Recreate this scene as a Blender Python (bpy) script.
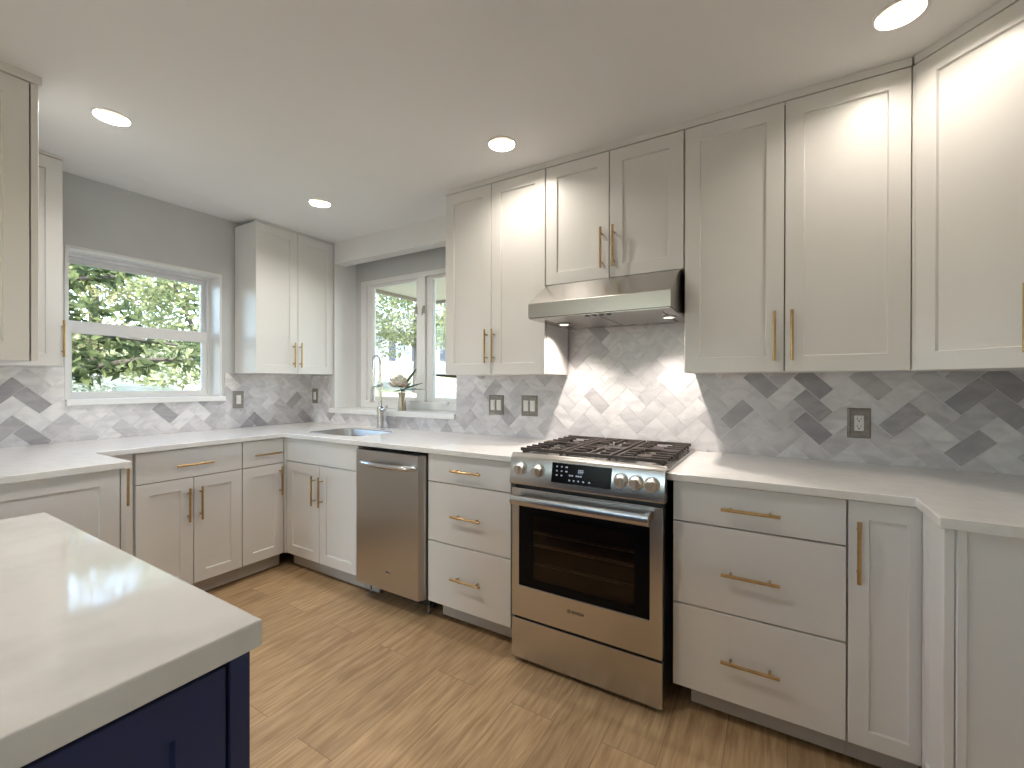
import bpy, bmesh, math, random
from mathutils import Vector, Matrix

for o in list(bpy.data.objects):
    bpy.data.objects.remove(o)
scene = bpy.context.scene
COL = scene.collection
R = math.radians

# ------------------------------------------------------------------ camera
cam_data = bpy.data.cameras.new('camera')
cam = bpy.data.objects.new('camera', cam_data)
COL.objects.link(cam)
cam_data.sensor_width = 36.0
cam_data.lens = 36.0 * 440.0 / 1024.0
cam_data.clip_start = 0.02
cam_data.clip_end = 400
_rt = Vector((0.8567007, 0.5158113, 0.0015936))
_up = Vector((-0.0027461, 0.0014715, 0.9999951))
_fw = Vector((-0.5158065, 0.8567009, -0.0026771))
cam.matrix_world = Matrix(((_rt.x, _up.x, -_fw.x, 3.48196),
                           (_rt.y, _up.y, -_fw.y, -2.38963),
                           (_rt.z, _up.z, -_fw.z, 1.25496),
                           (0, 0, 0, 1)))
scene.camera = cam

# ------------------------------------------------------------------ world, sun, exposure
vs = scene.view_settings
vs.view_transform = 'Standard'
vs.look = 'None'
vs.gamma = 1.0
vs.use_curve_mapping = False
vs.exposure = 0.22

SKY = 1.6
SUN = 7.5
LAMP_W = (6.0, 7.5, 5.0, 3.6, 8.5)   # the four in view, then the unseen added ones
HOOD_W = 1.15
world = bpy.data.worlds.new('world')
scene.world = world
world.use_nodes = True
wn = world.node_tree
wn.nodes.clear()
sky = wn.nodes.new('ShaderNodeTexSky')
sky.sky_type = 'NISHITA'
sky.sun_disc = False
sky.sun_elevation = R(48)
sky.sun_rotation = R(110)
sky.air_density = 1.0
sky.dust_density = 1.2
bgn = wn.nodes.new('ShaderNodeBackground')
bgn.inputs['Strength'].default_value = SKY
won = wn.nodes.new('ShaderNodeOutputWorld')
wn.links.new(sky.outputs[0], bgn.inputs[0])
wn.links.new(bgn.outputs[0], won.inputs[0])

sun_l = bpy.data.lights.new('sun', 'SUN')
sun_l.energy = SUN
sun_l.angle = R(0.6)
sun_l.color = (1.0, 0.95, 0.86)
sun = bpy.data.objects.new('sun', sun_l)
COL.objects.link(sun)
sun.rotation_euler = Vector((-0.72, 0.30, -0.85)).to_track_quat('-Z', 'Y').to_euler()
sun.location = (8, -4, 10)

try:
    scene.cycles.use_denoising = True
    scene.cycles.max_bounces = 10
    scene.cycles.diffuse_bounces = 6
    scene.cycles.glossy_bounces = 4
    scene.cycles.transmission_bounces = 6
    scene.cycles.transparent_max_bounces = 12
    scene.cycles.sample_clamp_indirect = 6.0
    scene.cycles.caustics_reflective = False
    scene.cycles.caustics_refractive = False
except Exception:
    pass


# ------------------------------------------------------------------ mesh helper
class MB:
    """Collects shapes in one mesh."""
    def __init__(s):
        s.v = []
        s.f = []
        s.m = []
        s.mi = 0
        s.T = None

    def add(s, verts, faces):
        n = len(s.v)
        for p in verts:
            p = Vector(p)
            s.v.append(s.T @ p if s.T else p)
        for f in faces:
            s.f.append([n + i for i in f])
            s.m.append(s.mi)

    def box(s, x0, x1, y0, y1, z0, z1):
        if x0 > x1: x0, x1 = x1, x0
        if y0 > y1: y0, y1 = y1, y0
        if z0 > z1: z0, z1 = z1, z0
        s.add([(x0, y0, z0), (x1, y0, z0), (x1, y1, z0), (x0, y1, z0),
               (x0, y0, z1), (x1, y0, z1), (x1, y1, z1), (x0, y1, z1)],
              [(3, 2, 1, 0), (4, 5, 6, 7), (0, 1, 5, 4), (1, 2, 6, 5), (2, 3, 7, 6), (3, 0, 4, 7)])
        return s

    def loops(s, loops, cap0=True, cap1=True, closed=False):
        n = len(loops[0])
        verts = [p for l in loops for p in l]
        faces = []
        k = len(loops)
        for i in range(k if closed else k - 1):
            a, b = i * n, ((i + 1) % k) * n
            for j in range(n):
                faces.append((a + j, a + (j + 1) % n, b + (j + 1) % n, b + j))
        if not closed:
            if cap0: faces.append(tuple(range(n - 1, -1, -1)))
            if cap1: faces.append(tuple(range((k - 1) * n, k * n)))
        s.add(verts, faces)
        return s

    def lathe(s, prof, c=(0, 0, 0), n=24, cap0=True, cap1=True):
        L = []
        for r, z in prof:
            L.append([(c[0] + r * math.cos(2 * math.pi * i / n), c[1] + r * math.sin(2 * math.pi * i / n), c[2] + z) for i in range(n)])
        return s.loops(L, cap0, cap1)

    def tube(s, pts, r, n=10, caps=True):
        pts = [Vector(p) for p in pts]
        rr = r if isinstance(r, (list, tuple)) else [r] * len(pts)
        t = (pts[1] - pts[0]).normalized()
        u = t.orthogonal().normalized()
        L = []
        for i, p in enumerate(pts):
            if i == 0: d = pts[1] - pts[0]
            elif i == len(pts) - 1: d = pts[-1] - pts[-2]
            else: d = (pts[i + 1] - pts[i]).normalized() + (pts[i] - pts[i - 1]).normalized()
            d = d.normalized()
            u = (u - d * u.dot(d)).normalized()
            w = d.cross(u)
            L.append([p + (u * math.cos(2 * math.pi * k / n) + w * math.sin(2 * math.pi * k / n)) * rr[i] for k in range(n)])
        return s.loops(L, caps, caps)

    def prism(s, poly, axis, a0, a1):
        """poly: 2D points; axis 'x': (y,z), 'y': (x,z), 'z': (x,y)."""
        def P(p, a):
            return {'x': (a, p[0], p[1]), 'y': (p[0], a, p[1]), 'z': (p[0], p[1], a)}[axis]
        return s.loops([[P(p, a0) for p in poly], [P(p, a1) for p in poly]])

    def front(s, x0, x1, z0, z1, yb, t, stile=None, rec=0.009, c=0.0015):
        """Cabinet front facing -y, its back at yb, thickness t; with stile: a recessed shaker panel."""
        def ring(i, y):
            return [(x0 + i, y, z0 + i), (x1 - i, y, z0 + i), (x1 - i, y, z1 - i), (x0 + i, y, z1 - i)]
        L = [ring(0, yb), ring(0, yb - t + c), ring(c, yb - t)]
        if stile:
            l_, r_, b_, t_ = stile if isinstance(stile, tuple) else (stile,) * 4
            for e_, y in ((0, yb - t), (0.003, yb - t + rec)):
                L.append([(x0 + l_ + e_, y, z0 + b_ + e_), (x1 - r_ - e_, y, z0 + b_ + e_), (x1 - r_ - e_, y, z1 - t_ - e_), (x0 + l_ + e_, y, z1 - t_ - e_)])
        return s.loops(L)

    def build(s, name, mat, parent=None, smooth=False, bevel=0.0, seg=2, angle=35, origin=None):
        me = bpy.data.meshes.new(name)
        off = Vector(origin) if origin else Vector((0, 0, 0))
        me.from_pydata([tuple(p - off) for p in s.v], [], s.f)
        mats = mat if isinstance(mat, (list, tuple)) else [mat]
        for m in mats:
            me.materials.append(m)
        if len(mats) > 1:
            me.polygons.foreach_set('material_index', s.m)
        bm = bmesh.new()
        bm.from_mesh(me)
        bmesh.ops.recalc_face_normals(bm, faces=bm.faces)
        bm.to_mesh(me)
        bm.free()
        if smooth:
            for p in me.polygons: p.use_smooth = True
            me.set_sharp_from_angle(angle=R(angle))
        o = bpy.data.objects.new(name, me)
        o.location = off
        COL.objects.link(o)
        if parent: o.parent = parent
        if bevel:
            b = o.modifiers.new('edge', 'BEVEL')
            b.width = bevel
            b.segments = seg
            b.limit_method = 'ANGLE'
            b.angle_limit = R(40)
        return o


def thing(name, label, cat, loc=(0, 0, 0), rot=0.0, group=None):
    o = bpy.data.objects.new(name, None)
    o.empty_display_size = 0.1
    COL.objects.link(o)
    o.location = loc
    o.rotation_euler = (0, 0, rot)
    return tag(o, label, cat, group)


def tag(o, label, cat=None, group=None, kind=None):
    if label: o['label'] = label
    if cat: o['category'] = cat
    if group: o['group'] = group
    if kind: o['kind'] = kind
    return o


def struct(o, label=None):
    o['kind'] = 'structure'
    if label: o['label'] = label
    return o


def dup(root, loc, rot=None, label=None):
    r = root.copy()
    COL.objects.link(r)
    r.location = loc
    if rot is not None: r.rotation_euler = (0, 0, rot)
    if label: r['label'] = label
    for ch in list(root.children):
        c = ch.copy()
        COL.objects.link(c)
        c.parent = r
        for g in list(ch.children):
            d = g.copy()
            COL.objects.link(d)
            d.parent = c
    return r


# ------------------------------------------------------------------ materials
def mat(name, col=(0.8, 0.8, 0.8), rough=0.5, metal=0.0, spec=0.5, **kw):
    m = bpy.data.materials.new(name)
    m.use_nodes = True
    b = m.node_tree.nodes['Principled BSDF']
    b.inputs['Base Color'].default_value = (*col, 1)
    b.inputs['Roughness'].default_value = rough
    b.inputs['Metallic'].default_value = metal
    b.inputs['Specular IOR Level'].default_value = spec
    for k, v in kw.items():
        b.inputs[k.replace('_', ' ')].default_value = v
    return m


def N(m, t, **kw):
    n = m.node_tree.nodes.new(t)
    for k, v in kw.items():
        setattr(n, k, v)
    return n


def noise_tint(m, c0, c1, scale, detail=4, rough=None, bump=0.0, stretch=None, lo=0.35, hi=0.65):
    """Base colour wanders between c0 and c1 by noise in object space."""
    nt = m.node_tree
    b = nt.nodes['Principled BSDF']
    tc = N(m, 'ShaderNodeTexCoord')
    mp = N(m, 'ShaderNodeMapping')
    if stretch: mp.inputs['Scale'].default_value = stretch
    nt.links.new(tc.outputs['Object'], mp.inputs[0])
    no = N(m, 'ShaderNodeTexNoise')
    no.inputs['Scale'].default_value = scale
    no.inputs['Detail'].default_value = detail
    nt.links.new(mp.outputs[0], no.inputs['Vector'])
    cr = N(m, 'ShaderNodeValToRGB')
    cr.color_ramp.elements[0].position = lo
    cr.color_ramp.elements[1].position = hi
    cr.color_ramp.elements[0].color = (*c0, 1)
    cr.color_ramp.elements[1].color = (*c1, 1)
    nt.links.new(no.outputs['Fac'], cr.inputs[0])
    nt.links.new(cr.outputs[0], b.inputs['Base Color'])
    if rough:
        mr = N(m, 'ShaderNodeMapRange')
        mr.inputs['To Min'].default_value = rough[0]
        mr.inputs['To Max'].default_value = rough[1]
        nt.links.new(no.outputs['Fac'], mr.inputs['Value'])
        nt.links.new(mr.outputs[0], b.inputs['Roughness'])
    if bump:
        bp = N(m, 'ShaderNodeBump')
        bp.inputs['Strength'].default_value = bump
        bp.inputs['Distance'].default_value = 0.002
        nt.links.new(no.outputs['Fac'], bp.inputs['Height'])
        nt.links.new(bp.outputs[0], b.inputs['Normal'])
    return m


M = {}
M['cab'] = noise_tint(mat('cabinet_paint', rough=0.34), (0.755, 0.742, 0.72), (0.775, 0.762, 0.74), 2.0)
M['toe'] = noise_tint(mat('toe_kick_shaded', rough=0.55), (0.44, 0.42, 0.40), (0.47, 0.45, 0.43), 3.0)  # grey carries the shade of the toe recess in its colour
M['shade_gap'] = mat('cabinet_gap_shade', (0.30, 0.26, 0.22), 0.8)  # dark tone paints the shade between cabinet fronts
M['wall'] = noise_tint(mat('wall_paint', rough=0.85), (0.575, 0.59, 0.60), (0.60, 0.615, 0.625), 5.0)
M['ceil'] = noise_tint(mat('ceiling_paint', rough=0.9), (0.80, 0.80, 0.805), (0.82, 0.82, 0.82), 1.5)
M['trim'] = noise_tint(mat('white_trim', rough=0.35), (0.80, 0.80, 0.80), (0.83, 0.83, 0.83), 4.0)
M['quartz'] = noise_tint(mat('white_quartz', rough=0.16), (0.795, 0.78, 0.765), (0.83, 0.815, 0.80), 22.0, 4, lo=0.42, hi=0.60)
M['quartz_island'] = noise_tint(mat('veined_quartz', rough=0.07), (0.68, 0.665, 0.64), (0.75, 0.735, 0.71), 9.0, 6, lo=0.34, hi=0.55)
M['steel'] = mat('brushed_steel', (0.53, 0.51, 0.485), 0.30, 1.0)
M['steel_h'] = mat('brushed_steel_level', (0.55, 0.53, 0.505), 0.27, 1.0)
M['knob'] = mat('satin_knob_metal', (0.74, 0.72, 0.69), 0.38, 1.0)
M['rack'] = mat('rack_wire', (0.55, 0.50, 0.45), 0.4, 0.6)
M['chrome'] = mat('polished_steel', (0.62, 0.61, 0.60), 0.14, 1.0)
M['nickel'] = noise_tint(mat('brushed_nickel', metal=1.0, rough=0.32), (0.42, 0.385, 0.35), (0.50, 0.46, 0.42), 60.0)
M['brass'] = noise_tint(mat('brushed_brass', metal=1.0, rough=0.3), (0.52, 0.345, 0.155), (0.60, 0.41, 0.20), 60.0)
M['plate'] = noise_tint(mat('satin_plate', metal=0.6, rough=0.42), (0.26, 0.235, 0.215), (0.33, 0.30, 0.275), 60.0)
M['white_plastic'] = mat('white_plastic', (0.80, 0.79, 0.76), 0.35)
M['slot'] = mat('dark_slot', (0.03, 0.03, 0.03), 0.6)
M['iron'] = noise_tint(mat('cast_iron', rough=0.5), (0.040, 0.028, 0.024), (0.066, 0.048, 0.042), 80.0)
M['blackglass'] = mat('black_glass', (0.006, 0.006, 0.007), 0.16, spec=0.06)
M['black'] = mat('black_enamel', (0.012, 0.011, 0.011), 0.45)
M['oven_in'] = noise_tint(mat('oven_reflection_brown', rough=0.4), (0.55, 0.37, 0.24), (0.68, 0.48, 0.34), 6.0)  # bright brown stands in for the floor reflected in the oven glass
M['navy'] = noise_tint(mat('navy_paint', rough=0.38), (0.015, 0.026, 0.088), (0.018, 0.031, 0.102), 3.0)
M['navy_gap_shade'] = mat('navy_gap_shade', (0.004, 0.005, 0.014), 0.8)  # near-black navy paints the shade between island doors
M['glyph'] = mat('panel_glyph', (0.30, 0.33, 0.40), 0.5)
b_ = M['glyph'].node_tree.nodes['Principled BSDF']
b_.inputs['Emission Color'].default_value = (0.5, 0.58, 0.8, 1)
b_.inputs['Emission Strength'].default_value = 0.35
M['logo'] = mat('logo_ink', (0.06, 0.05, 0.045), 0.4)
M['can'] = mat('lamp_reflector', (0.86, 0.80, 0.66), 0.4)
M['petal'] = noise_tint(mat('petal', rough=0.6, Subsurface_Weight=0.35), (0.92, 0.86, 0.77), (0.94, 0.90, 0.84), 40.0)
M['leaf_dark'] = noise_tint(mat('glossy_leaf', rough=0.35), (0.03, 0.075, 0.035), (0.06, 0.13, 0.06), 30.0)
M['vase'] = noise_tint(mat('gold_vase', metal=0.8, rough=0.32), (0.40, 0.34, 0.25), (0.52, 0.45, 0.35), 12.0, stretch=(1, 1, 0.3))

m = M['lens'] = mat('lamp_lens', (0.9, 0.85, 0.7), 0.4)
b_ = m.node_tree.nodes['Principled BSDF']
b_.inputs['Emission Color'].default_value = (1.0, 0.90, 0.70, 1)
b_.inputs['Emission Strength'].default_value = 2.4

# window glass: mostly clear, a little mirror
m = M['glass'] = bpy.data.materials.new('window_glass')
m.use_nodes = True
nt = m.node_tree
nt.nodes.clear()
out = N(m, 'ShaderNodeOutputMaterial')
mix = N(m, 'ShaderNodeMixShader')
tr = N(m, 'ShaderNodeBsdfTransparent')
tr.inputs[0].default_value = (0.95, 0.97, 0.96, 1)
gl = N(m, 'ShaderNodeBsdfGlossy')
gl.inputs['Roughness'].default_value = 0.02
fr = N(m, 'ShaderNodeFresnel')
fr.inputs['IOR'].default_value = 1.25
nt.links.new(fr.outputs[0], mix.inputs[0])
nt.links.new(tr.outputs[0], mix.inputs[1])
nt.links.new(gl.outputs[0], mix.inputs[2])
nt.links.new(mix.outputs[0], out.inputs[0])
# oven window: smoky see-through glass
m = M['oven_glass'] = bpy.data.materials.new('smoked_glass')
m.use_nodes = True
nt = m.node_tree
nt.nodes.clear()
out = N(m, 'ShaderNodeOutputMaterial')
mix = N(m, 'ShaderNodeMixShader')
tr = N(m, 'ShaderNodeBsdfTransparent')
tr.inputs[0].default_value = (0.76, 0.68, 0.62, 1)
gl = N(m, 'ShaderNodeBsdfGlossy')
gl.inputs['Roughness'].default_value = 0.06
fr = N(m, 'ShaderNodeFresnel')
fr.inputs['IOR'].default_value = 1.32
nt.links.new(fr.outputs[0], mix.inputs[0])
nt.links.new(tr.outputs[0], mix.inputs[1])
nt.links.new(gl.outputs[0], mix.inputs[2])
nt.links.new(mix.outputs[0], out.inputs[0])


def leaf_mat(name, c0, c1, trans=0.35):
    m = bpy.data.materials.new(name)
    m.use_nodes = True
    nt = m.node_tree
    nt.nodes.clear()
    out = N(m, 'ShaderNodeOutputMaterial')
    mix = N(m, 'ShaderNodeMixShader')
    mix.inputs[0].default_value = trans
    d = N(m, 'ShaderNodeBsdfDiffuse')
    t = N(m, 'ShaderNodeBsdfTranslucent')
    at = N(m, 'ShaderNodeAttribute')
    at.attribute_name = 'tone'
    cr = N(m, 'ShaderNodeValToRGB')
    cr.color_ramp.elements[0].color = (*c0, 1)
    cr.color_ramp.elements[1].color = (*c1, 1)
    nt.links.new(at.outputs['Fac'], cr.inputs[0])
    nt.links.new(cr.outputs[0], d.inputs[0])
    nt.links.new(cr.outputs[0], t.inputs[0])
    nt.links.new(d.outputs[0], mix.inputs[1])
    nt.links.new(t.outputs[0], mix.inputs[2])
    nt.links.new(mix.outputs[0], out.inputs[0])
    return m


M['leaf_near'] = leaf_mat('broad_leaf', (0.045, 0.065, 0.034), (0.21, 0.24, 0.10), 0.4)
M['leaf_far'] = leaf_mat('pale_leaf', (0.20, 0.21, 0.10), (0.46, 0.44, 0.24), 0.45)
M['leaf_mid'] = leaf_mat('green_leaf', (0.13, 0.16, 0.08), (0.40, 0.41, 0.21), 0.45)
M['leaf_bush'] = leaf_mat('silver_leaf', (0.15, 0.18, 0.13), (0.40, 0.41, 0.32), 0.3)
M['bark'] = noise_tint(mat('bark', rough=0.9), (0.06, 0.05, 0.04), (0.11, 0.09, 0.07), 12.0)
M['ground'] = noise_tint(mat('dry_lawn', rough=1.0), (0.12, 0.125, 0.05), (0.32, 0.265, 0.18), 0.55, 6)
M['siding'] = noise_tint(mat('pale_siding', rough=0.8), (0.211, 0.220, 0.223), (0.236, 0.242, 0.245), 0.8, stretch=(0.2, 0.2, 12))
M['shutter'] = mat('slate_shutter', (0.031, 0.037, 0.053), 0.6)
M['houseglass'] = mat('far_glass', (0.16, 0.24, 0.30), 0.15)
M['roof'] = noise_tint(mat('shingle_roof', rough=0.9), (0.155, 0.149, 0.149), (0.211, 0.205, 0.205), 6.0)
M['stone'] = noise_tint(mat('blue_stone', rough=0.9), (0.043, 0.062, 0.077), (0.087, 0.105, 0.118), 3.0)
M['soffit'] = mat('soffit_paint', (0.78, 0.75, 0.70), 0.8)
M['fascia'] = mat('fascia_paint', (0.30, 0.27, 0.25), 0.7)

# plank floor
m = M['floor'] = mat('oak_planks', rough=0.42)
nt = m.node_tree
b_ = nt.nodes['Principled BSDF']
tc = N(m, 'ShaderNodeTexCoord')
mp = N(m, 'ShaderNodeMapping')
mp.inputs['Rotation'].default_value = (0, 0, R(90))
nt.links.new(tc.outputs['Object'], mp.inputs[0])
br = N(m, 'ShaderNodeTexBrick')
br.offset = 0.37
br.inputs['Color1'].default_value = (0.0, 0.0, 0.0, 1)
br.inputs['Color2'].default_value = (1.0, 1.0, 1.0, 1)
br.inputs['Mortar'].default_value = (0.5, 0.5, 0.5, 1)
br.inputs['Scale'].default_value = 1.0
br.inputs['Mortar Size'].default_value = 0.0012
br.inputs['Mortar Smooth'].default_value = 0.3
br.inputs['Bias'].default_value = 0.0
br.inputs['Brick Width'].default_value = 1.45
br.inputs['Row Height'].default_value = 0.185
nt.links.new(mp.outputs[0], br.inputs['Vector'])
# the grain is shifted from plank to plank
off = N(m, 'ShaderNodeVectorMath', operation='MULTIPLY_ADD')
off.inputs[1].default_value = (7.3, 3.1, 5.0)
nt.links.new(br.outputs['Color'], off.inputs[0])
nt.links.new(tc.outputs['Object'], off.inputs[2])
mg = N(m, 'ShaderNodeMapping')
mg.inputs['Scale'].default_value = (9.0, 0.9, 1)
nt.links.new(off.outputs[0], mg.inputs[0])
ng = N(m, 'ShaderNodeTexNoise')
ng.inputs['Scale'].default_value = 1.4
ng.inputs['Detail'].default_value = 3
ng.inputs['Distortion'].default_value = 1.2
nt.links.new(mg.outputs[0], ng.inputs['Vector'])
wv = N(m, 'ShaderNodeMath', operation='MULTIPLY')
wv.inputs[1].default_value = 34.0
nt.links.new(ng.outputs['Fac'], wv.inputs[0])
sn = N(m, 'ShaderNodeMath', operation='SINE')
nt.links.new(wv.outputs[0], sn.inputs[0])
fine = N(m, 'ShaderNodeTexNoise')
fine.inputs['Scale'].default_value = 12.0
fine.inputs['Detail'].default_value = 4
mf = N(m, 'ShaderNodeMapping')
mf.inputs['Scale'].default_value = (6.0, 0.5, 1)
nt.links.new(off.outputs[0], mf.inputs[0])
nt.links.new(mf.outputs[0], fine.inputs['Vector'])
s2 = N(m, 'ShaderNodeMath', operation='MULTIPLY_ADD')
s2.inputs[1].default_value = 0.5
s2.inputs[2].default_value = 0.5
nt.links.new(sn.outputs[0], s2.inputs[0])
thin = N(m, 'ShaderNodeMath', operation='POWER')
thin.inputs[1].default_value = 5.0
nt.links.new(s2.outputs[0], thin.inputs[0])
msk = N(m, 'ShaderNodeTexNoise')
msk.inputs['Scale'].default_value = 3.0
nt.links.new(off.outputs[0], msk.inputs['Vector'])
mskr = N(m, 'ShaderNodeMapRange')
mskr.inputs['From Min'].default_value = 0.42
mskr.inputs['From Max'].default_value = 0.62
nt.links.new(msk.outputs['Fac'], mskr.inputs['Value'])
tm = N(m, 'ShaderNodeMath', operation='MULTIPLY')
nt.links.new(thin.outputs[0], tm.inputs[0])
nt.links.new(mskr.outputs[0], tm.inputs[1])
a1 = N(m, 'ShaderNodeMath', operation='MULTIPLY_ADD')
a1.inputs[1].default_value = -0.17
nt.links.new(tm.outputs[0], a1.inputs[0])
nt.links.new(fine.outputs['Fac'], a1.inputs[2])
cr = N(m, 'ShaderNodeValToRGB')
cr.color_ramp.elements[0].position = 0.25
cr.color_ramp.elements[1].position = 0.75
cr.color_ramp.elements[0].color = (0.36, 0.225, 0.115, 1)
cr.color_ramp.elements[1].color = (0.62, 0.435, 0.25, 1)
nt.links.new(a1.outputs[0], cr.inputs[0])
tone = N(m, 'ShaderNodeMapRange')
tone.inputs['To Min'].default_value = 0.88
tone.inputs['To Max'].default_value = 1.10
nt.links.new(br.outputs['Color'], tone.inputs['Value'])
mul = N(m, 'ShaderNodeVectorMath', operation='SCALE')
nt.links.new(cr.outputs[0], mul.inputs[0])
nt.links.new(tone.outputs[0], mul.inputs['Scale'])
seam = N(m, 'ShaderNodeMix', data_type='RGBA')
seam.inputs[7].default_value = (0.22, 0.14, 0.08, 1)
nt.links.new(br.outputs['Fac'], seam.inputs[0])
nt.links.new(mul.outputs[0], seam.inputs[6])
nt.links.new(seam.outputs[2], b_.inputs['Base Color'])
bp = N(m, 'ShaderNodeBump')
bp.inputs['Strength'].default_value = 0.12
bp.inputs['Distance'].default_value = 0.002
nt.links.new(a1.outputs[0], bp.inputs['Height'])
nt.links.new(bp.outputs[0], b_.inputs['Normal'])

# marble tiles: tone and vein offset come from each tile's own attribute
m = M['marble'] = mat('marble_tile', rough=0.28)
nt = m.node_tree
b_ = nt.nodes['Principled BSDF']
at = N(m, 'ShaderNodeAttribute')
at.attribute_name = 'tile'
sp = N(m, 'ShaderNodeSeparateColor')
nt.links.new(at.outputs['Color'], sp.inputs[0])
tc = N(m, 'ShaderNodeTexCoord')
vo = N(m, 'ShaderNodeVectorMath', operation='MULTIPLY_ADD')
vo.inputs[1].default_value = (9.0, 9.0, 9.0)
nt.links.new(at.outputs['Color'], vo.inputs[0])
nt.links.new(tc.outputs['Object'], vo.inputs[2])
mp = N(m, 'ShaderNodeMapping')
mp.inputs['Scale'].default_value = (1.0, 1.0, 1.8)
nt.links.new(vo.outputs[0], mp.inputs[0])
n1 = N(m, 'ShaderNodeTexNoise')
n1.inputs['Scale'].default_value = 7.0
n1.inputs['Detail'].default_value = 6
n1.inputs['Distortion'].default_value = 1.6
nt.links.new(mp.outputs[0], n1.inputs['Vector'])
vr = N(m, 'ShaderNodeValToRGB')
vr.color_ramp.elements[0].position = 0.36
vr.color_ramp.elements[1].position = 0.60
vr.color_ramp.elements[0].color = (0.84, 0.84, 0.85, 1)
vr.color_ramp.elements[1].color = (1.04, 1.04, 1.04, 1)
nt.links.new(n1.outputs['Fac'], vr.inputs[0])
tr_ = N(m, 'ShaderNodeValToRGB')
e = tr_.color_ramp.elements
e[0].position = 0.0
e[0].color = (0.345, 0.33, 0.35, 1)
e[1].position = 1.0
e[1].color = (0.79, 0.77, 0.78, 1)
k = e.new(0.22)
k.color = (0.485, 0.468, 0.488, 1)
k = e.new(0.5)
k.color = (0.66, 0.64, 0.658, 1)
nt.links.new(sp.outputs[0], tr_.inputs[0])
mm = N(m, 'ShaderNodeMix', data_type='RGBA', blend_type='MULTIPLY')
mm.inputs[0].default_value = 1.0
nt.links.new(tr_.outputs[0], mm.inputs[6])
nt.links.new(vr.outputs[0], mm.inputs[7])
nt.links.new(mm.outputs[2], b_.inputs['Base Color'])
M['grout'] = mat('pale_grout', (0.74, 0.735, 0.725), 0.9)

# ------------------------------------------------------------------ the room
XR, YF, ZC = 4.48, -6.2, 2.42     # right wall, wall behind the camera, ceiling height
LAMPS = [(0.974, -1.638), (0.938, -0.584), (2.329, -0.574), (3.811, -0.572)]
LAMPS_ADDED = [(2.33, -1.66), (0.97, -4.1), (2.33, -4.1)]  # unseen extra lights, added to brighten the kitchen
HOLE = 0.064

fl = MB().box(-0.02, XR, YF, 0.0, -0.08, 0.0).build('floor', M['floor'])
struct(fl, 'light oak plank floor with visible grain')


def ceiling():
    bm = bmesh.new()
    # flat part with round holes for the recessed lights
    def ring(pts):
        vs = [bm.verts.new((p[0], p[1], ZC)) for p in pts]
        return [bm.edges.new((vs[i], vs[(i + 1) % len(vs)])) for i in range(len(vs))]
    edges = ring([(0.36, YF), (XR, YF), (XR, 0.0), (0.36, 0.0)])
    for c in LAMPS + LAMPS_ADDED:
        edges += ring([(c[0] + HOLE * math.cos(2 * math.pi * i / 28), c[1] + HOLE * math.sin(2 * math.pi * i / 28)) for i in range(28)])
    bmesh.ops.triangle_fill(bm, use_beauty=True, use_dissolve=False, edges=edges)
    for f in bm.faces:
        if f.normal.z > 0: f.normal_flip()
    # strip that rises softly to the window wall
    prof = [(0.36, ZC), (0.30, ZC + 0.004), (0.2, ZC + 0.014), (0.0, ZC + 0.034), (-0.02, ZC + 0.036)]
    rows = [(bm.verts.new((x, YF, z)), bm.verts.new((x, 0.0, z))) for x, z in prof]
    for (a, b), (c, d) in zip(rows, rows[1:]):
        f = bm.faces.new((a, b, d, c))
        f.normal_update()
        if f.normal.z > 0: f.normal_flip()
        f.smooth = True
    me = bpy.data.meshes.new('ceiling')
    bm.to_mesh(me)
    bm.free()
    me.materials.append(M['ceil'])
    o = bpy.data.objects.new('ceiling', me)
    COL.objects.link(o)
    return struct(o, 'flat white painted ceiling')


ceil = ceiling()
# unseen roof slab, overhang past the right wall lengthened to block the sun
struct(MB().box(-0.6, XR + 2.4, YF - 0.6, 0.6, 2.62, 2.75).build('roof', M['roof']), 'unseen flat roof over the kitchen, overhang added against the sun')

WX0, WX1, WZ0 = 0.308, 1.603, 1.005        # sink window opening in the range wall
w = MB()
w.box(-0.22, WX0, 0.0, 0.3, -0.1, 2.62)
w.box(WX1, XR + 0.2, 0.0, 0.3, -0.1, 2.62)
w.box(WX0, WX1, 0.0, 0.3, -0.1, WZ0)
w.box(WX0, WX1, 0.216, 0.3, 2.13, 2.62)
w.box(WX0, 0.377, 0.216, 0.3, WZ0, 2.13)
wall_back = struct(w.build('wall_back', M['wall']), 'pale grey wall behind the range')
struct(MB().box(WX0, WX1, 0.0, 0.104, 2.245, 2.62).build('trim_3', M['trim'], bevel=0.004), 'white boxed header above the sink window')
struct(MB().box(WX0 - 0.001, WX0 + 0.006, 0.001, 0.2155, 1.041, 2.62).build('trim_4', M['trim']), 'white side lining of the sink window recess')
LY0, LY1, LZ0, LZ1 = -1.543, -0.738, 1.15, 2.03   # opening in the left wall
w = MB()
w.box(-0.22, 0, YF, LY0, -0.1, 2.62)
w.box(-0.22, 0, LY1, 0.0, -0.1, 2.62)
w.box(-0.22, 0, LY0, LY1, -0.1, LZ0 - 0.02)
w.box(-0.22, 0, LY0, LY1, LZ1, 2.62)
wall_left = struct(w.build('wall_left', M['wall']), 'pale grey wall with the double-hung window')
w = MB()
w.box(XR, XR + 0.2, -3.7, 0.0, -0.1, 2.62)
w.box(XR, XR + 0.2, YF, -5.1, -0.1, 2.62)
w.box(XR, XR + 0.2, -5.1, -3.7, 2.15, 2.62)
struct(w.build('wall_right', M['wall']))
w = MB()
w.box(-0.22, 0.5, YF - 0.2, YF, -0.1, 2.62)
w.box(2.3, XR + 0.2, YF - 0.2, YF, -0.1, 2.62)
w.box(0.5, 2.3, YF - 0.2, YF, 2.15, 2.62)
struct(w.build('wall_front', M['wall']))


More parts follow.
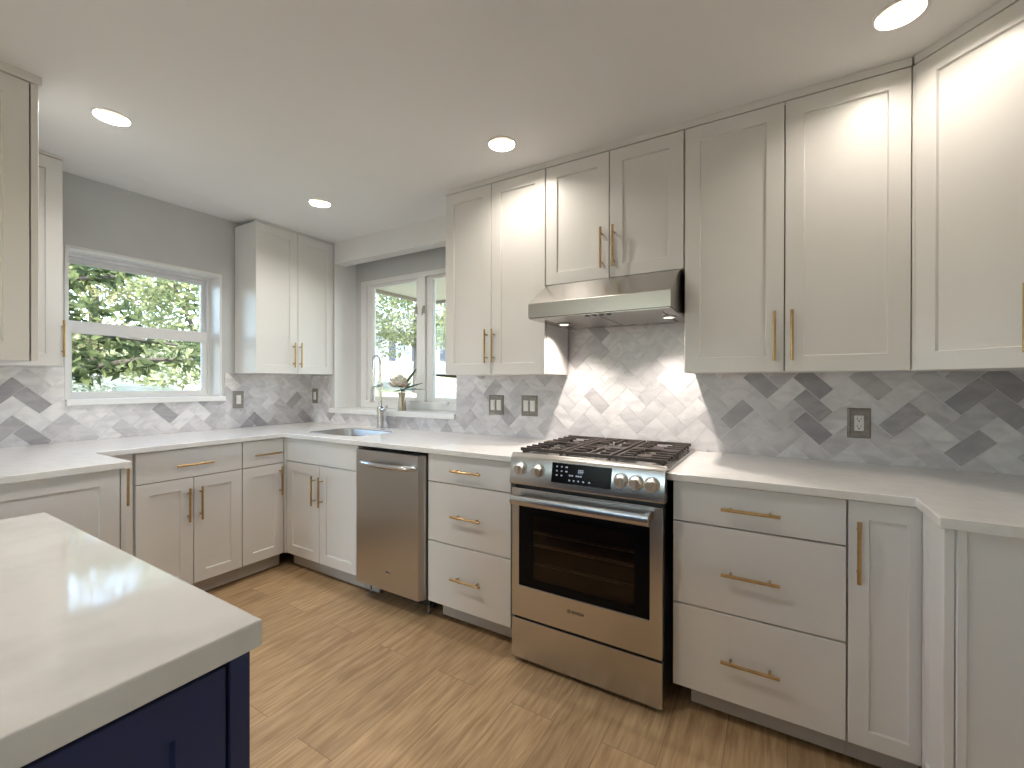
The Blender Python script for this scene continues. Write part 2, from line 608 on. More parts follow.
def patio(name, x0, x1):
    f = MB()
    y0, y1 = YF - 0.14, YF - 0.08
    for a, b in ((x0, x0 + 0.07), (x1 - 0.07, x1), ((x0 + x1) / 2 - 0.05, (x0 + x1) / 2 + 0.05)):
        f.box(a, b, y0, y1, 0.0, 2.15)
    f.box(x0, x1, y0, y1, 0.0, 0.08)
    f.box(x0, x1, y0, y1, 2.07, 2.15)
    fo = struct(f.build(name, M['trim'], bevel=0.003))
    MB().box(x0 + 0.06, x1 - 0.06, YF - 0.113, YF - 0.108, 0.07, 2.08).build('glass_pane', M['glass'], fo)


def patio_side(name, ya, yb_):
    f = MB()
    xa, xb = XR + 0.08, XR + 0.14
    for a, b in ((ya, ya + 0.07), (yb_ - 0.07, yb_), ((ya + yb_) / 2 - 0.05, (ya + yb_) / 2 + 0.05)):
        f.box(xa, xb, a, b, 0.08, 2.07)
    f.box(xa, xb, ya, yb_, 0.0, 0.08)
    f.box(xa, xb, ya, yb_, 2.07, 2.15)
    fo = struct(f.build(name, M['trim']))
    MB().box(XR + 0.108, XR + 0.113, ya + 0.06, yb_ - 0.06, 0.07, 2.08).build('glass_pane', M['glass'], fo)


patio('window_3', 0.5, 2.3)
patio_side('window_4', -5.1, -3.7)

# ---- left window (double hung)
xs = -0.175
def frame_x(m_, ya, yb_, za, zb_, l_, r_, b_, t_, xa, xb):
    def lp(x, i):
        return [(x, ya + l_ * i, za + b_ * i), (x, yb_ - r_ * i, za + b_ * i), (x, yb_ - r_ * i, zb_ - t_ * i), (x, ya + l_ * i, zb_ - t_ * i)]
    m_.loops([lp(xa, 0), lp(xb, 0), lp(xb, 1), lp(xa, 1)], closed=True)


def frame_y(m_, xa, xb, za, zb_, l_, r_, b_, t_, ya, yb_):
    def lp(y, i):
        return [(xa + l_ * i, y, za + b_ * i), (xb - r_ * i, y, za + b_ * i), (xb - r_ * i, y, zb_ - t_ * i), (xa + l_ * i, y, zb_ - t_ * i)]
    m_.loops([lp(ya, 0), lp(yb_, 0), lp(yb_, 1), lp(ya, 1)], closed=True)


w = MB()
frame_x(w, LY0, LY1, LZ0 + 0.0065, LZ1, 0.022, 0.022, 0.010, 0.022, -0.215, -0.13)
win1 = struct(w.build('window_1', M['trim'], bevel=0.002), 'white double-hung window looking onto trees')
# painted return around the opening
w = MB()
w.box(-0.13, 0.004, LY1 - 0.004, LY1 + 0.012, LZ0, LZ1 + 0.012)
w.box(-0.13, 0.004, LY0 - 0.012, LY0 + 0.004, LZ0, LZ1 + 0.012)
w.box(-0.13, 0.004, LY0, LY1, LZ1 - 0.004, LZ1 + 0.012)
w.build('window_jamb', M['trim'], win1)


def sash(name, x, z0, z1, sb, st, ss):
    f = MB()
    y0, y1 = LY0 + 0.0225, LY1 - 0.0225
    frame_x(f, y0, y1, z0, z1, ss, ss, sb, st, x, x + 0.03)
    s = f.build(name, M['trim'], win1, bevel=0.002)
    MB().box(x + 0.012, x + 0.016, y0 + ss - 0.003, y1 - ss + 0.003, z0 + sb - 0.003, z1 - st + 0.003).build('glass_pane', M['glass'], s)


sash('upper_sash', -0.204, 1.56, LZ1 - 0.0225, 0.055, 0.03, 0.024)
sash('lower_sash', -0.170, LZ0 + 0.017, 1.625, 0.030, 0.075, 0.030)
struct(MB().box(-0.14, 0.03, LY0 - 0.012, LY1 + 0.028, LZ0 - 0.030, LZ0 + 0.006).build('trim_1', M['trim'], bevel=0.004), 'white sill board under the double-hung window')

# ---- sink window (pair of casements)
ZS = 1.04
struct(MB().box(WX0 - 0.035, WX1 + 0.0, -0.032, 0.0, ZS - 0.036, ZS).box(WX0, WX1, 0.0, 0.235, ZS - 0.035, ZS).build('trim_2', M['trim'], bevel=0.003), 'white sill shelf behind the kitchen tap')
FX0, FX1, FZ0, FZ1 = 0.377, 1.60, ZS, 2.13
w = MB()
y0, y1 = 0.214, 0.29
frame_y(w, FX0, FX1, FZ0 + 0.0005, FZ1, 0.06, 0.045, 0.065, 0.04, y0, y1)
w.box(1.035, 1.115, y0, y1, FZ0 + 0.066, FZ1 - 0.0405)
win2 = struct(w.build('window_2', M['trim'], bevel=0.004), 'pair of white casement windows over the sink')


def casement(x0, x1):
    f = MB()
    z0, z1, s = FZ0 + 0.0660, FZ1 - 0.0405, 0.062
    frame_y(f, x0, x1, z0, z1, s, s * 0.45, 0.03, 0.022, 0.236, 0.275)
    a = f.build('casement_sash', M['trim'], win2, bevel=0.004)
    MB().box(x0 + s - 0.003, x1 - s * 0.45 + 0.003, 0.256, 0.26, z0 + 0.027, z1 - 0.02).build('glass_pane', M['glass'], a)


casement(FX0 + 0.0605, 1.0345)
casement(1.1155, FX1 - 0.0455)
for hx in (1.028, 1.108):
    h = MB()
    h.box(hx - 0.008, hx + 0.008, 0.205, 0.215, 1.80, 1.86)
    h.tube([(hx, 0.206, 1.85), (hx + 0.004, 0.19, 1.83), (hx + 0.004, 0.185, 1.78)], [0.006, 0.005, 0.004], 8)
    h.build('sash_lock', M['nickel'], win2, smooth=True)
h = MB()
h.box(1.27, 1.36, 0.19, 0.216, 1.092, 1.108)
h.tube([(1.315, 0.2, 1.10), (1.33, 0.165, 1.112), (1.40, 0.15, 1.096)], [0.009, 0.007, 0.006], 8)
h.tube([(1.40, 0.15, 1.09), (1.40, 0.135, 1.105)], 0.009, 8)
h.build('crank_handle', M['trim'], win2, smooth=True)


# ------------------------------------------------------------------ marble herringbone
def clip(poly, x0, x1, z0, z1):
    for ax, lim, sgn in ((0, x0, 1), (0, x1, -1), (1, z0, 1), (1, z1, -1)):
        outp = []
        for i in range(len(poly)):
            a, b = poly[i - 1], poly[i]
            da, db = (a[ax] - lim) * sgn, (b[ax] - lim) * sgn
            if (da >= 0) != (db >= 0):
                t = da / (da - db)
                outp.append((a[0] + (b[0] - a[0]) * t, a[1] + (b[1] - a[1]) * t))
            if db >= 0: outp.append(b)
        poly = outp
        if not poly: return []
    return poly


def herringbone(rects, place, parent, label, seed, ph=(0, 0), dark=()):
    """rects: (s0,s1,z0,z1) along the wall; place(s,z,d) -> world point, d off the wall."""
    rnd = random.Random(seed)
    W, g = 0.0715, 0.0013
    s_lo = min(r[0] for r in rects) - 0.3
    s_hi = max(r[1] for r in rects) + 0.3
    verts, faces, cols = [], [], []
    c45 = math.sqrt(0.5)
    k = int((s_hi - s_lo + 3) / W) + 4
    for n in range(-k, k):
        for mm in range(-k, k):
            bx, by = mm + 2 * n, mm - 2 * n
            for (x0, y0, x1, y1) in ((bx, by, bx + 2, by + 1), (bx, by + 1, bx + 1, by + 3)):
                cx_, cy_ = (x0 + x1) / 2 * W, (y0 + y1) / 2 * W
                sc, zc = (cx_ - cy_) * c45 + s_lo + ph[0], (cx_ + cy_) * c45 + ph[1]
                if sc < s_lo - 0.1 or sc > s_hi + 0.1 or zc < 0.7 or zc > 2.0: continue
                q = [(x0 * W + g, y0 * W + g), (x1 * W - g, y0 * W + g), (x1 * W - g, y1 * W - g), (x0 * W + g, y1 * W - g)]
                q = [((a - b) * c45 + s_lo + ph[0], (a + b) * c45 + ph[1]) for a, b in q]
                u = rnd.random()
                tone = rnd.uniform(0.1, 0.2) if u < 0.02 else (rnd.uniform(0.28, 0.55) if u < 0.40 else rnd.uniform(0.55, 1.0))
                for ds, dz in dark:
                    a_, b_ = ((ds - s_lo - ph[0]) + (dz - ph[1])) * c45 / W, ((dz - ph[1]) - (ds - s_lo - ph[0])) * c45 / W
                    if x0 <= a_ < x1 and y0 <= b_ < y1: tone = rnd.uniform(0.0, 0.18)
                col = (tone, rnd.random(), rnd.random(), 1)
                for r in rects:
                    p = clip(q, *r)
                    if len(p) < 3: continue
                    i0 = len(verts)
                    m_ = len(p)
                    verts += [place(a, b, 0.008) for a, b in p] + [place(a, b, 0.005) for a, b in p]
                    faces.append(list(range(i0, i0 + m_)))
                    cols.append(col)
                    for j in range(m_):
                        jj = (j + 1) % m_
                        faces.append([i0 + j, i0 + m_ + j, i0 + m_ + jj, i0 + jj])
                        cols.append(col)
    nt_ = len(faces)
    for (a, b, z0, z1) in rects:
        i0 = len(verts)
        for d in (0.0, 0.006):
            verts += [place(a, z0, d), place(b, z0, d), place(b, z1, d), place(a, z1, d)]
        for f in ((0, 1, 2, 3), (7, 6, 5, 4), (0, 4, 5, 1), (1, 5, 6, 2), (2, 6, 7, 3), (3, 7, 4, 0)):
            faces.append([i0 + i for i in f])
            cols.append((0.5, 0, 0, 1))
    me = bpy.data.meshes.new('backsplash_tile')
    me.from_pydata(verts, [], faces)
    me.materials.append(M['marble'])
    me.materials.append(M['grout'])
    me.polygons.foreach_set('material_index', [0] * nt_ + [1] * (len(faces) - nt_))
    at = me.attributes.new('tile', 'FLOAT_COLOR', 'CORNER')
    flat = []
    for p, c in zip(me.polygons, cols):
        flat += list(c) * p.loop_total
    at.data.foreach_set('color', flat)
    bm = bmesh.new()
    bm.from_mesh(me)
    bmesh.ops.recalc_face_normals(bm, faces=bm.faces)
    bm.to_mesh(me)
    bm.free()
    o = bpy.data.objects.new('backsplash_tile', me)
    COL.objects.link(o)
    o.parent = parent
    o['label'] = label
    return o


CT = 0.914
herringbone([(0.0, WX0 - 0.04, CT, 1.31), (WX0 - 0.04, WX1, CT, ZS - 0.036), (WX1, 2.434, CT, 1.31), (2.434, 3.126, CT, 1.62), (3.126, XR, CT, 1.31)],
            lambda s, z, d: (s, -d, z), wall_back, 'grey and white marble herringbone tile behind range and sink', 11, (0.1529, 0.0172),
            [(4.114, 1.224), (3.919, 1.112), (4.115, 1.007), (3.606, 1.053), (3.625, 1.173), (3.317, 1.117), (3.632, 1.247), (3.422, 1.256), (4.235, 1.269), (4.248, 1.137), (2.653, 1.553)])
herringbone([(-2.27, LY0 - 0.014, CT, 1.338), (LY0 - 0.014, LY1 + 0.03, CT, LZ0 - 0.030), (LY1 + 0.03, -0.008, CT, 1.324)],
            lambda s, z, d: (d, s, z), wall_left, 'grey and white marble herringbone tile under the double-hung window', 23, (0.1549, 0.0183),
            [(-1.748, 1.202), (-1.657, 1.156), (-1.772, 0.985), (-1.665, 0.953), (-1.113, 1.053), (-0.199, 1.117), (-0.509, 0.925), (-0.432, 0.935), (-0.063, 1.001)])


# ------------------------------------------------------------------ worktops
def slab(name, outline, z0, z1, material, holes=(), bev=0.003):
    bm = bmesh.new()
    edges = []
    for loop in [outline] + list(holes):
        vs_ = [bm.verts.new((x, y, z1)) for x, y in loop]
        edges += [bm.edges.new((vs_[i], vs_[(i + 1) % len(vs_)])) for i in range(len(vs_))]
    bmesh.ops.triangle_fill(bm, use_beauty=True, use_dissolve=False, edges=edges)
    r = bmesh.ops.extrude_face_region(bm, geom=list(bm.faces))
    for v in r['geom']:
        if isinstance(v, bmesh.types.BMVert):
            inner = any(min((v.co.x - px_) ** 2 + (v.co.y - py_) ** 2 for px_, py_ in h_) < 1e-8 for h_ in holes)
            v.co.z = z1 - 0.009 if inner else z0
    bmesh.ops.recalc_face_normals(bm, faces=bm.faces)
    me = bpy.data.meshes.new(name)
    bm.to_mesh(me)
    bm.free()
    me.materials.append(material)
    o = bpy.data.objects.new(name, me)
    COL.objects.link(o)
    b = o.modifiers.new('edge', 'BEVEL')
    b.width = bev
    b.segments = 2
    b.limit_method = 'ANGLE'
    b.angle_limit = R(40)
    return o


def rrect(x0, x1, y0, y1, r, n=6):
    pts = []
    for cx_, cy_, a0 in ((x1 - r, y1 - r, 0), (x0 + r, y1 - r, 90), (x0 + r, y0 + r, 180), (x1 - r, y0 + r, 270)):
        for i in range(n + 1):
            a = R(a0 + 90 * i / n)
            pts.append((cx_ + r * math.cos(a), cy_ + r * math.sin(a)))
    return pts


SINK = (0.68, 1.22, -0.53, -0.17)
TH = 0.028
o = slab('worktop', [(0.009, -0.009), (2.452, -0.009), (2.452, -0.648), (0.648, -0.648), (0.648, -1.607), (1.092, -1.607), (1.10, -2.27), (0.009, -2.27)],
         CT - TH, CT, M['quartz'], [rrect(*SINK, 0.09)])
tag(o, 'long white quartz worktop with the sink cut-out, turning the corner to the peninsula', 'worktop')
o = slab('worktop', [(3.122, -0.009), (XR - 0.002, -0.009), (XR - 0.002, -0.868), (3.838, -0.868), (3.838, -0.648), (3.122, -0.648)], CT - TH, CT, M['quartz'])
tag(o, 'short white quartz worktop beside the range, stepping forward at its end', 'worktop')
o = slab('worktop', [(1.835, -2.031), (2.847, -2.031), (2.847, -3.75), (1.835, -3.75)], CT - 0.039, CT, M['quartz_island'], bev=0.004)
tag(o, 'thick veined quartz island top mirroring the window', 'worktop')


# ------------------------------------------------------------------ cabinets
def pull(parent, p, length, vertical, proj=0.032):
    """Brass bar pull on a front facing -y; p is the middle of the bar on the front's face."""
    x, y, z = p
    m_ = MB()
    d = (0, 0, 1) if vertical else (1, 0, 0)
    c = Vector((x, y - proj, z))
    d = Vector(d)
    m_.tube([c - d * length / 2, c + d * length / 2], 0.0058, 12)
    for s in (-1, 1):
        a = c + d * s * (length / 2 - 0.030)
        m_.tube([a, a + Vector((0, proj, 0))], 0.0042, 8)
    h = m_.build('handle', M['brass'], parent, smooth=True)
    h['label'] = 'brass bar handle'
    return h


T = 0.020
ST = 0.062


def door(parent, x0, x1, z0, z1, yb, hx=None, hz=None, hl=0.19, stile=ST):
    d = MB().front(x0, x1, z0, z1, yb, T, stile).build('door', M['cab'], parent)
    if hx is not None:
        pull(d, (hx, yb - T, hz), hl, True)
    return d


def drawer(parent, x0, x1, z0, z1, yb, hz=None, hl=0.18, name='drawer', hx=None):
    d = MB().front(x0, x1, z0, z1, yb, T).build(name, M['cab'], parent)
    if hz is not None:
        pull(d, ((x0 + x1) / 2 if hx is None else hx, yb - T, hz), hl, False)
    return d


def carcass(parent, x0, x1, y0, y1, z0, z1, name='body'):
    return MB().box(x0, x1, y0, y1, z0, z1).build(name, M['cab'], parent, bevel=0.001)


def shade_liner(parent, x0, x1, z0, z1, y):
    """Dark sheet that paints the shade in the slits between fronts."""
    return MB().box(x0 + 0.004, x1 - 0.004, y, y + 0.0015, z0, z1).build('gap_shade_sheet', M['shade_gap'], parent)


ZB, ZT = 0.102, CT - TH - 0.006
YD = -0.625                       # face of the base fronts
G = 0.0022
BASE = dict(back=-0.012)


def base_unit(t, wdt, toe=True, depth=-YD, tz0=0.012, tx0=0.0, tx1=None):
    yb = -depth + T + 0.003
    carcass(t, 0.0, wdt, yb + 0.002, -0.012, ZB, CT - TH - 0.001)
    shade_liner(t, 0, wdt, ZB + 0.003, CT - TH - 0.001, yb)
    if toe:
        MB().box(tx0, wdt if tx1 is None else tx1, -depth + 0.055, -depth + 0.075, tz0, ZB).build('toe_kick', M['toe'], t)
    return yb - 0.0005


def wall_unit(t, wdt, z0, z1, depth=0.31, crown=True, zc=ZC - 0.0005):
    yb = -depth + T + 0.003
    carcass(t, 0, wdt, yb + 0.002, -0.010, z0, z1 - 0.001)
    shade_liner(t, 0, wdt, z0 + 0.003, z1 - 0.002, yb)
    if crown:
        c = MB()
        c.box(0, wdt, -depth + 0.002, -depth + 0.022, z1 + 0.004, zc)
        c.box(0, wdt, yb, -0.010, z1 - 0.001, z1 + 0.004)
        c.build('crown', M['cab'], t)
    return yb - 0.0005


WT = 2.386       # top of the wall-cabinet fronts

# --- wall cabinets on the range wall (local x along the wall, fronts facing -y)
U0, U1, U2, U3 = 1.755, 2.434, 3.126, 3.893
t = thing('wall_cabinet', 'tall two-door wall cabinet between the sink window and the hood', 'cabinet', (U0, 0, 0))
wd = U1 - U0
yb = wall_unit(t, wd - 0.001, 1.302, WT)
mx = 2.0885 - U0
door(t, 0.0, mx - G, 1.302, WT, yb, 2.063 - U0, 1.463)
door(t, mx + G, wd - G * 2, 1.302, WT, yb, 2.112 - U0, 1.463)

t = thing('wall_cabinet', 'short two-door wall cabinet directly above the hood', 'cabinet', (U1, 0, 0))
wd = U2 - U1
yb = wall_unit(t, wd - 0.001, 1.766, WT)
mx = 2.780 - U1
door(t, G, mx - G, 1.768, WT, yb, 2.746 - U1, 1.913, 0.20)
door(t, mx + G, wd - G * 2, 1.768, WT, yb, 2.806 - U1, 1.913, 0.20)

t = thing('wall_cabinet', 'wide two-door wall cabinet just past the hood, above the brown outlet', 'cabinet', (U2, 0, 0))
wd = U3 - U2
yb = wall_unit(t, wd - 0.001, 1.302, WT)
mx = 3.507 - U2
door(t, G, mx - G, 1.302, WT, yb, 3.472 - U2, 1.445, 0.20)
door(t, mx + G, wd - G, 1.302, WT, yb, 3.532 - U2, 1.445, 0.20)

# diagonal corner cabinet
t = thing('corner_wall_cabinet', 'diagonal corner wall cabinet with one broad door', 'cabinet', (3.896, -0.312, 0), R(-45))
L = 0.372
inv = Matrix.Rotation(R(45), 4, 'Z') @ Matrix.Translation((-3.896, 0.312, 0))


def loc2(p):
    q = inv @ Vector((p[0], p[1], 0))
    return (q.x, q.y)


yb = T + 0.003
foot = [(3.896, -0.010), (XR - 0.004, -0.010), (XR - 0.004, -0.312 - L * 0.7071), (3.896 + L * 0.7071, -0.312 - L * 0.7071)]
poly = [loc2(p) for p in foot]
poly = [poly[0], poly[1], poly[2], (L - 0.001, yb + 0.002), (0.012, yb + 0.002)]
MB().prism(poly, 'z', 1.302, WT - 0.001).build('body', M['cab'], t)
MB().box(0.006, L - 0.002, yb, yb + 0.0015, 1.305, WT - 0.002).build('gap_shade_sheet', M['shade_gap'], t)  # dark sheet, slit shade around the door painted in
MB().box(-0.008, 0.0022, 0.006, 0.020, 1.302, WT).build('filler_strip', M['cab'], t)
c = MB()
c.box(0, L, 0.002, 0.022, WT + 0.004, ZC - 0.0005)
c.build('crown', M['cab'], t)
door(t, 0.004, L - 0.003, 1.302, WT, yb - 0.0005, L - 0.066, 1.445, 0.20)

# --- wall cabinets on the window wall (fronts face +x)
LROT = R(90)
WT2 = 2.407
t = thing('wall_cabinet', 'two-door wall cabinet in the corner between the two windows', 'cabinet', (0, -0.641, 0), LROT)
wd = 0.638
yb = wall_unit(t, wd, 1.322, WT2, depth=0.297, zc=ZC + 0.003)
mx = 0.641 - 0.319
door(t, 0.0, mx - G, 1.322, WT2, yb, 0.641 - 0.357, 1.465)
door(t, mx + G, wd, 1.322, WT2, yb, 0.641 - 0.305, 1.465)

t = thing('wall_cabinet', 'narrow one-door wall cabinet tight against the double-hung window', 'cabinet', (0, -1.876, 0), LROT)
wd = 1.876 - 1.630
yb = wall_unit(t, wd, 1.339, WT2, depth=0.297, zc=ZC + 0.003)
door(t, 0.0, wd - G, 1.339, WT2, yb, wd - 0.005, 1.48)

# peninsula wall cabinet (fronts face +y, shaker end panel faces +x)
PX, PYF, PD = 1.04, -1.878, 0.335
t = thing('peninsula_wall_cabinet', 'hanging cabinet above the peninsula showing its shaker end panel', 'cabinet', (PX, PYF - PD, 0), R(180))
# local: x runs to the wall (world -x), front face towards local -y = world +y
yf = -PD
carcass(t, 0.0, PX - 0.004, yf + T + 0.005, -0.002, 1.336, WT)
shade_liner(t, 0.0, PX - 0.004, 1.339, WT, yf + T + 0.003)
for i in range(2):
    a = i * (PX - 0.40) / 2
    door(t, a + (0.002 if i else -0.018), a + (PX - 0.40) / 2 - 0.002, 1.336, WT, yf + T + 0.002)
e = MB()
e.T = Matrix.Rotation(R(-90), 4, 'Z')
e.front(0.002, -yf - T - 0.007, 1.336, WT, 0.0, T, 0.066)
e.T = None
e.build('end_panel', M['cab'], t)
c = MB()
c.box(-0.026, PX - 0.004, yf - 0.006, 0.0, WT + 0.003, ZC - 0.0005)
c.build('crown', M['cab'], t)

# --- base cabinets on the range wall
t = thing('sink_base_cabinet', 'sink base cabinet with plain false front above two shaker doors', 'cabinet', (0.632, 0, 0))
wd = 1.356 - 0.632
yb = YD + T + 0.003
for a_, b_ in ((0.0, 0.018), (wd - 0.020, wd - 0.002)):
    MB().box(a_, b_, yb + 0.002, -0.012, ZB, CT - TH - 0.001).build('side_panel', M['cab'], t)
MB().box(0.018, wd - 0.020, yb + 0.002, -0.012, ZB, ZB + 0.018).build('bottom_panel', M['cab'], t)
MB().box(0.018, wd - 0.020, yb + 0.002, yb + 0.020, 0.80, CT - TH - 0.001).build('front_rail', M['cab'], t)
shade_liner(t, 0, wd - 0.002, ZB + 0.003, CT - TH - 0.001, yb)
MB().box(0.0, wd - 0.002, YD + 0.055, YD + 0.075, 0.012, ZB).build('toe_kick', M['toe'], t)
yb -= 0.0005
drawer(t, 0.006, wd - G, 0.728, ZT, yb, name='false_front')
MB().box(-0.028, 0.003, -0.632, -0.606, ZB, CT - TH - 0.001).build('filler_strip', M['cab'], t)
mx = 0.985 - 0.632
door(t, 0.006, mx - G, ZB, 0.722, yb, mx - 0.037, 0.565)
door(t, mx + G, wd - G, ZB, 0.722, yb, mx + 0.034, 0.565)


def drawer_base(x0, x1, label, zs, hx, handles):
    t = thing('drawer_base_cabinet', label, 'cabinet', (x0, 0, 0))
    wd = x1 - x0
    yb = base_unit(t, wd, tz0=0.022, tx0=0.06)
    a = ZB
    for zt, hz in zip(zs, handles):
        drawer(t, G, wd - G, a, zt - 0.003, yb, hz, 0.182, hx=hx - x0)
        a = zt + 0.003
    return t


drawer_base(1.899, 2.416, 'three-drawer base cabinet between dishwasher and range', (0.424, 0.736, ZT + 0.003), 2.163, (0.264, 0.579, 0.809))
drawer_base(3.140, 3.677, 'three-drawer base cabinet close beside the range, under the brown outlet', (0.418, 0.730, ZT + 0.003), 3.402, (0.255, 0.568, 0.802))

t = thing('narrow_base_cabinet', 'narrow tall-door base cabinet at the stepped end of the short worktop', 'cabinet', (3.678, 0, 0))
wd = 3.862 - 3.678
yb = base_unit(t, wd, tz0=0.022)
door(t, G, wd - 0.004, ZB, ZT, yb, 0.026, 0.724, 0.195, stile=(0.052, 0.030, 0.052, 0.056))

# run along the right wall: fronts face -x, flat end panel faces -y
t = thing('end_base_cabinet', 'base cabinet at the end of the short worktop with flat end panel', 'cabinet', (XR - 0.004, 0, 0), R(-90))
# local x = world -y, local -y = world -x
dep = XR - 0.004 - 3.854
yb = -dep + T - 0.001
carcass(t, 0.012, 0.838, yb + 0.002, -0.002, ZB, CT - TH - 0.001)
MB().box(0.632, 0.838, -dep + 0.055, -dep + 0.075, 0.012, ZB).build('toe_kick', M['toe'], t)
MB().box(0.632, 0.645, yb - 0.010, yb + 0.002, ZB, CT - TH - 0.001).build('filler_strip', M['cab'], t)
door(t, 0.648, 0.842, ZB, ZT, yb - 0.0005, stile=(0.03, 0.046, 0.05, 0.05))
e = MB()
e.box(0.838, 0.846, yb + 0.003, -0.002, 0.0, CT - TH - 0.001)
e.box(0.846, 0.852, yb + 0.003, yb + 0.021, 0.0, CT - TH - 0.001)
e.build('end_panel', M['cab'], t, bevel=0.001)

# --- base cabinets on the window wall
t = thing('base_cabinet', 'two-door base cabinet with one drawer below the double-hung window', 'cabinet', (0, -1.440, 0), LROT)
wd = 1.440 - 0.9045
yb = base_unit(t, wd)
drawer(t, G, wd - G, 0.716, ZT, yb, 0.790, 0.185)
mx = 1.440 - 1.172
door(t, G, mx - G, ZB, 0.710, yb, mx - 0.030, 0.562)
door(t, mx + G, wd - G, ZB, 0.710, yb, mx + 0.032, 0.562)
t = thing('base_cabinet', 'single-door base cabinet with one drawer in the inside corner', 'cabinet', (0, -0.9035, 0), LROT)
wd = 0.9035 - 0.634
yb = base_unit(t, wd)
drawer(t, G, wd - 0.004, 0.716, ZT, yb, 0.789, 0.175, hx=0.9035 - 0.752)
door(t, G, wd - 0.004, ZB, 0.710, yb, wd - 0.030, 0.60)

# peninsula: fronts face +y, shaker end panel faces +x
QX, QYF, QD = 1.042, -1.613, 0.62
t = thing('peninsula_base_cabinet', 'peninsula base cabinet with shaker end panel behind the island', 'cabinet', (QX, QYF - QD, 0), R(180))
yf = -QD
carcass(t, 0.0, QX - 0.652, yf + T + 0.005, -0.002, ZB, CT - TH - 0.001)
carcass(t, QX - 0.652, QX - 0.010, yf + T + 0.005, -0.002, ZB, CT - TH - 0.001, name='corner_body')
MB().box(QX - 0.652 + 0.042, QX - 0.012, yf - 0.167, yf + T + 0.004, ZB, CT - TH - 0.001).build('corner_filler', M['cab'], t)
shade_liner(t, 0.0, QX - 0.652, ZB + 0.003, CT - TH - 0.001, yf + T + 0.003)
MB().box(0.0, QX - 0.652, yf + 0.06, yf + 0.08, 0.012, ZB).build('toe_kick', M['toe'], t)
door(t, -0.018, QX - 0.655, ZB, ZT, yf + T + 0.002, 0.067, 0.782, 0.170)
e = MB()
e.T = Matrix.Rotation(R(-90), 4, 'Z')
e.front(0.002, -yf - T - 0.006, 0.0, CT - TH - 0.001, 0.0, T, 0.066)
e.T = None
e.build('end_panel', M['cab'], t)

# --- island: navy fronts face +x
t = thing('island_cabinet', 'navy blue island cabinet under the veined quartz top', 'cabinet', (1.87, -3.70, 0), LROT)
# local x = world +y from -3.70, front local -y -> world +x
IW, ID = -2.032 + 3.70, 2.815 - 1.87
MB().box(0, IW, -ID + 0.026, 0, 0.09, CT - 0.040).build('body', M['navy'], t, bevel=0.001)
MB().box(0.03, IW - 0.03, -ID + 0.08, -0.05, 0.0, 0.09).build('toe_kick', M['navy'], t)
f = MB()
f.box(IW - 0.028, IW, -ID, -ID + 0.026, 0.0, CT - 0.040)
f.build('corner_post', M['navy'], t, bevel=0.0015)
MB().box(0.0, IW - 0.028, -ID + 0.024, -ID + 0.027, 0.1, CT - 0.040).build('gap_shade_sheet', M['navy_gap_shade'], t)  # dark sheet painting shade into the island door slits
n3 = (IW - 0.028) / 3
for i in range(3):
    d = MB().front(i * n3 + 0.003, (i + 1) * n3 - 0.004, 0.115, 0.852, -ID + 0.022, T, 0.062).build('door', M['navy'], t)

# ------------------------------------------------------------------ dishwasher
t = thing('dishwasher', 'stainless dishwasher under the worktop beside the sink base', 'dishwasher', (1.357, 0, 0))
ox = 1.357
MB().box(0.004, 0.536, -0.60, -0.03, 0.06, 0.872).build('tub', M['black'], t)
d = MB()
x0, x1 = 0.006, 0.529
sec = []
for i in range(25):
    u = i / 24
    x = x0 + (x1 - x0) * u
    e_ = min(u, 1 - u)
    y = -0.628 - 0.034 * min(1.0, math.sqrt(min(1, e_ / 0.035)))
    sec.append((x, y))
sec += [(x1, -0.600), (x0, -0.600)]
d.loops([[(x, y, 0.101) for x, y in sec], [(x, y, 0.868) for x, y in sec]])
dw = d.build('door', M['steel'], t, smooth=True, angle=50)
h = MB()
pts = []
for i in range(15):
    u = i / 14
    pts.append((0.068 + 0.425 * u, -0.664 - 0.044 * math.sin(math.pi * u) ** 0.45 if 0 < u < 1 else -0.662, 0.800))
h.tube(pts, [0.013] + [0.0145] * 13 + [0.013], 12)
h.build('handle', M['chrome'], dw, smooth=True)
b = MB()
b.loops([[(0.287 + 0.026 * math.cos(a) * k, -0.6625 - yy, 0.205 + 0.012 * math.sin(a) * k) for a in [2 * math.pi * j / 24 for j in range(24)]] for k, yy in ((1, 0), (1, 0.002), (0.85, 0.003))])
b.build('badge', M['chrome'], dw, smooth=True)
bm_ = MB()
bm_.prism([(0.272, 0.200), (0.276, 0.200), (0.281, 0.207), (0.287, 0.201), (0.293, 0.207), (0.298, 0.200), (0.302, 0.200), (0.296, 0.211), (0.292, 0.211), (0.287, 0.206), (0.282, 0.211), (0.278, 0.211)], 'y', -0.6652, -0.6662)
bm_.build('badge_letter', M['slot'], dw)
MB().box(0.02, 0.52, -0.55, -0.53, 0.02, 0.10).build('toe_kick', M['black'], t)
MB().box(0.001, 0.118, -0.570, -0.552, 0.012, 0.098).build('toe_strip', M['toe'], t)
for fx in (0.05, 0.505):
    MB().lathe([(0.016, 0), (0.016, 0.008), (0.006, 0.01), (0.006, 0.07)], (fx, -0.575, 0.0), 12).build('leveling_foot', M['nickel'], t, smooth=True)

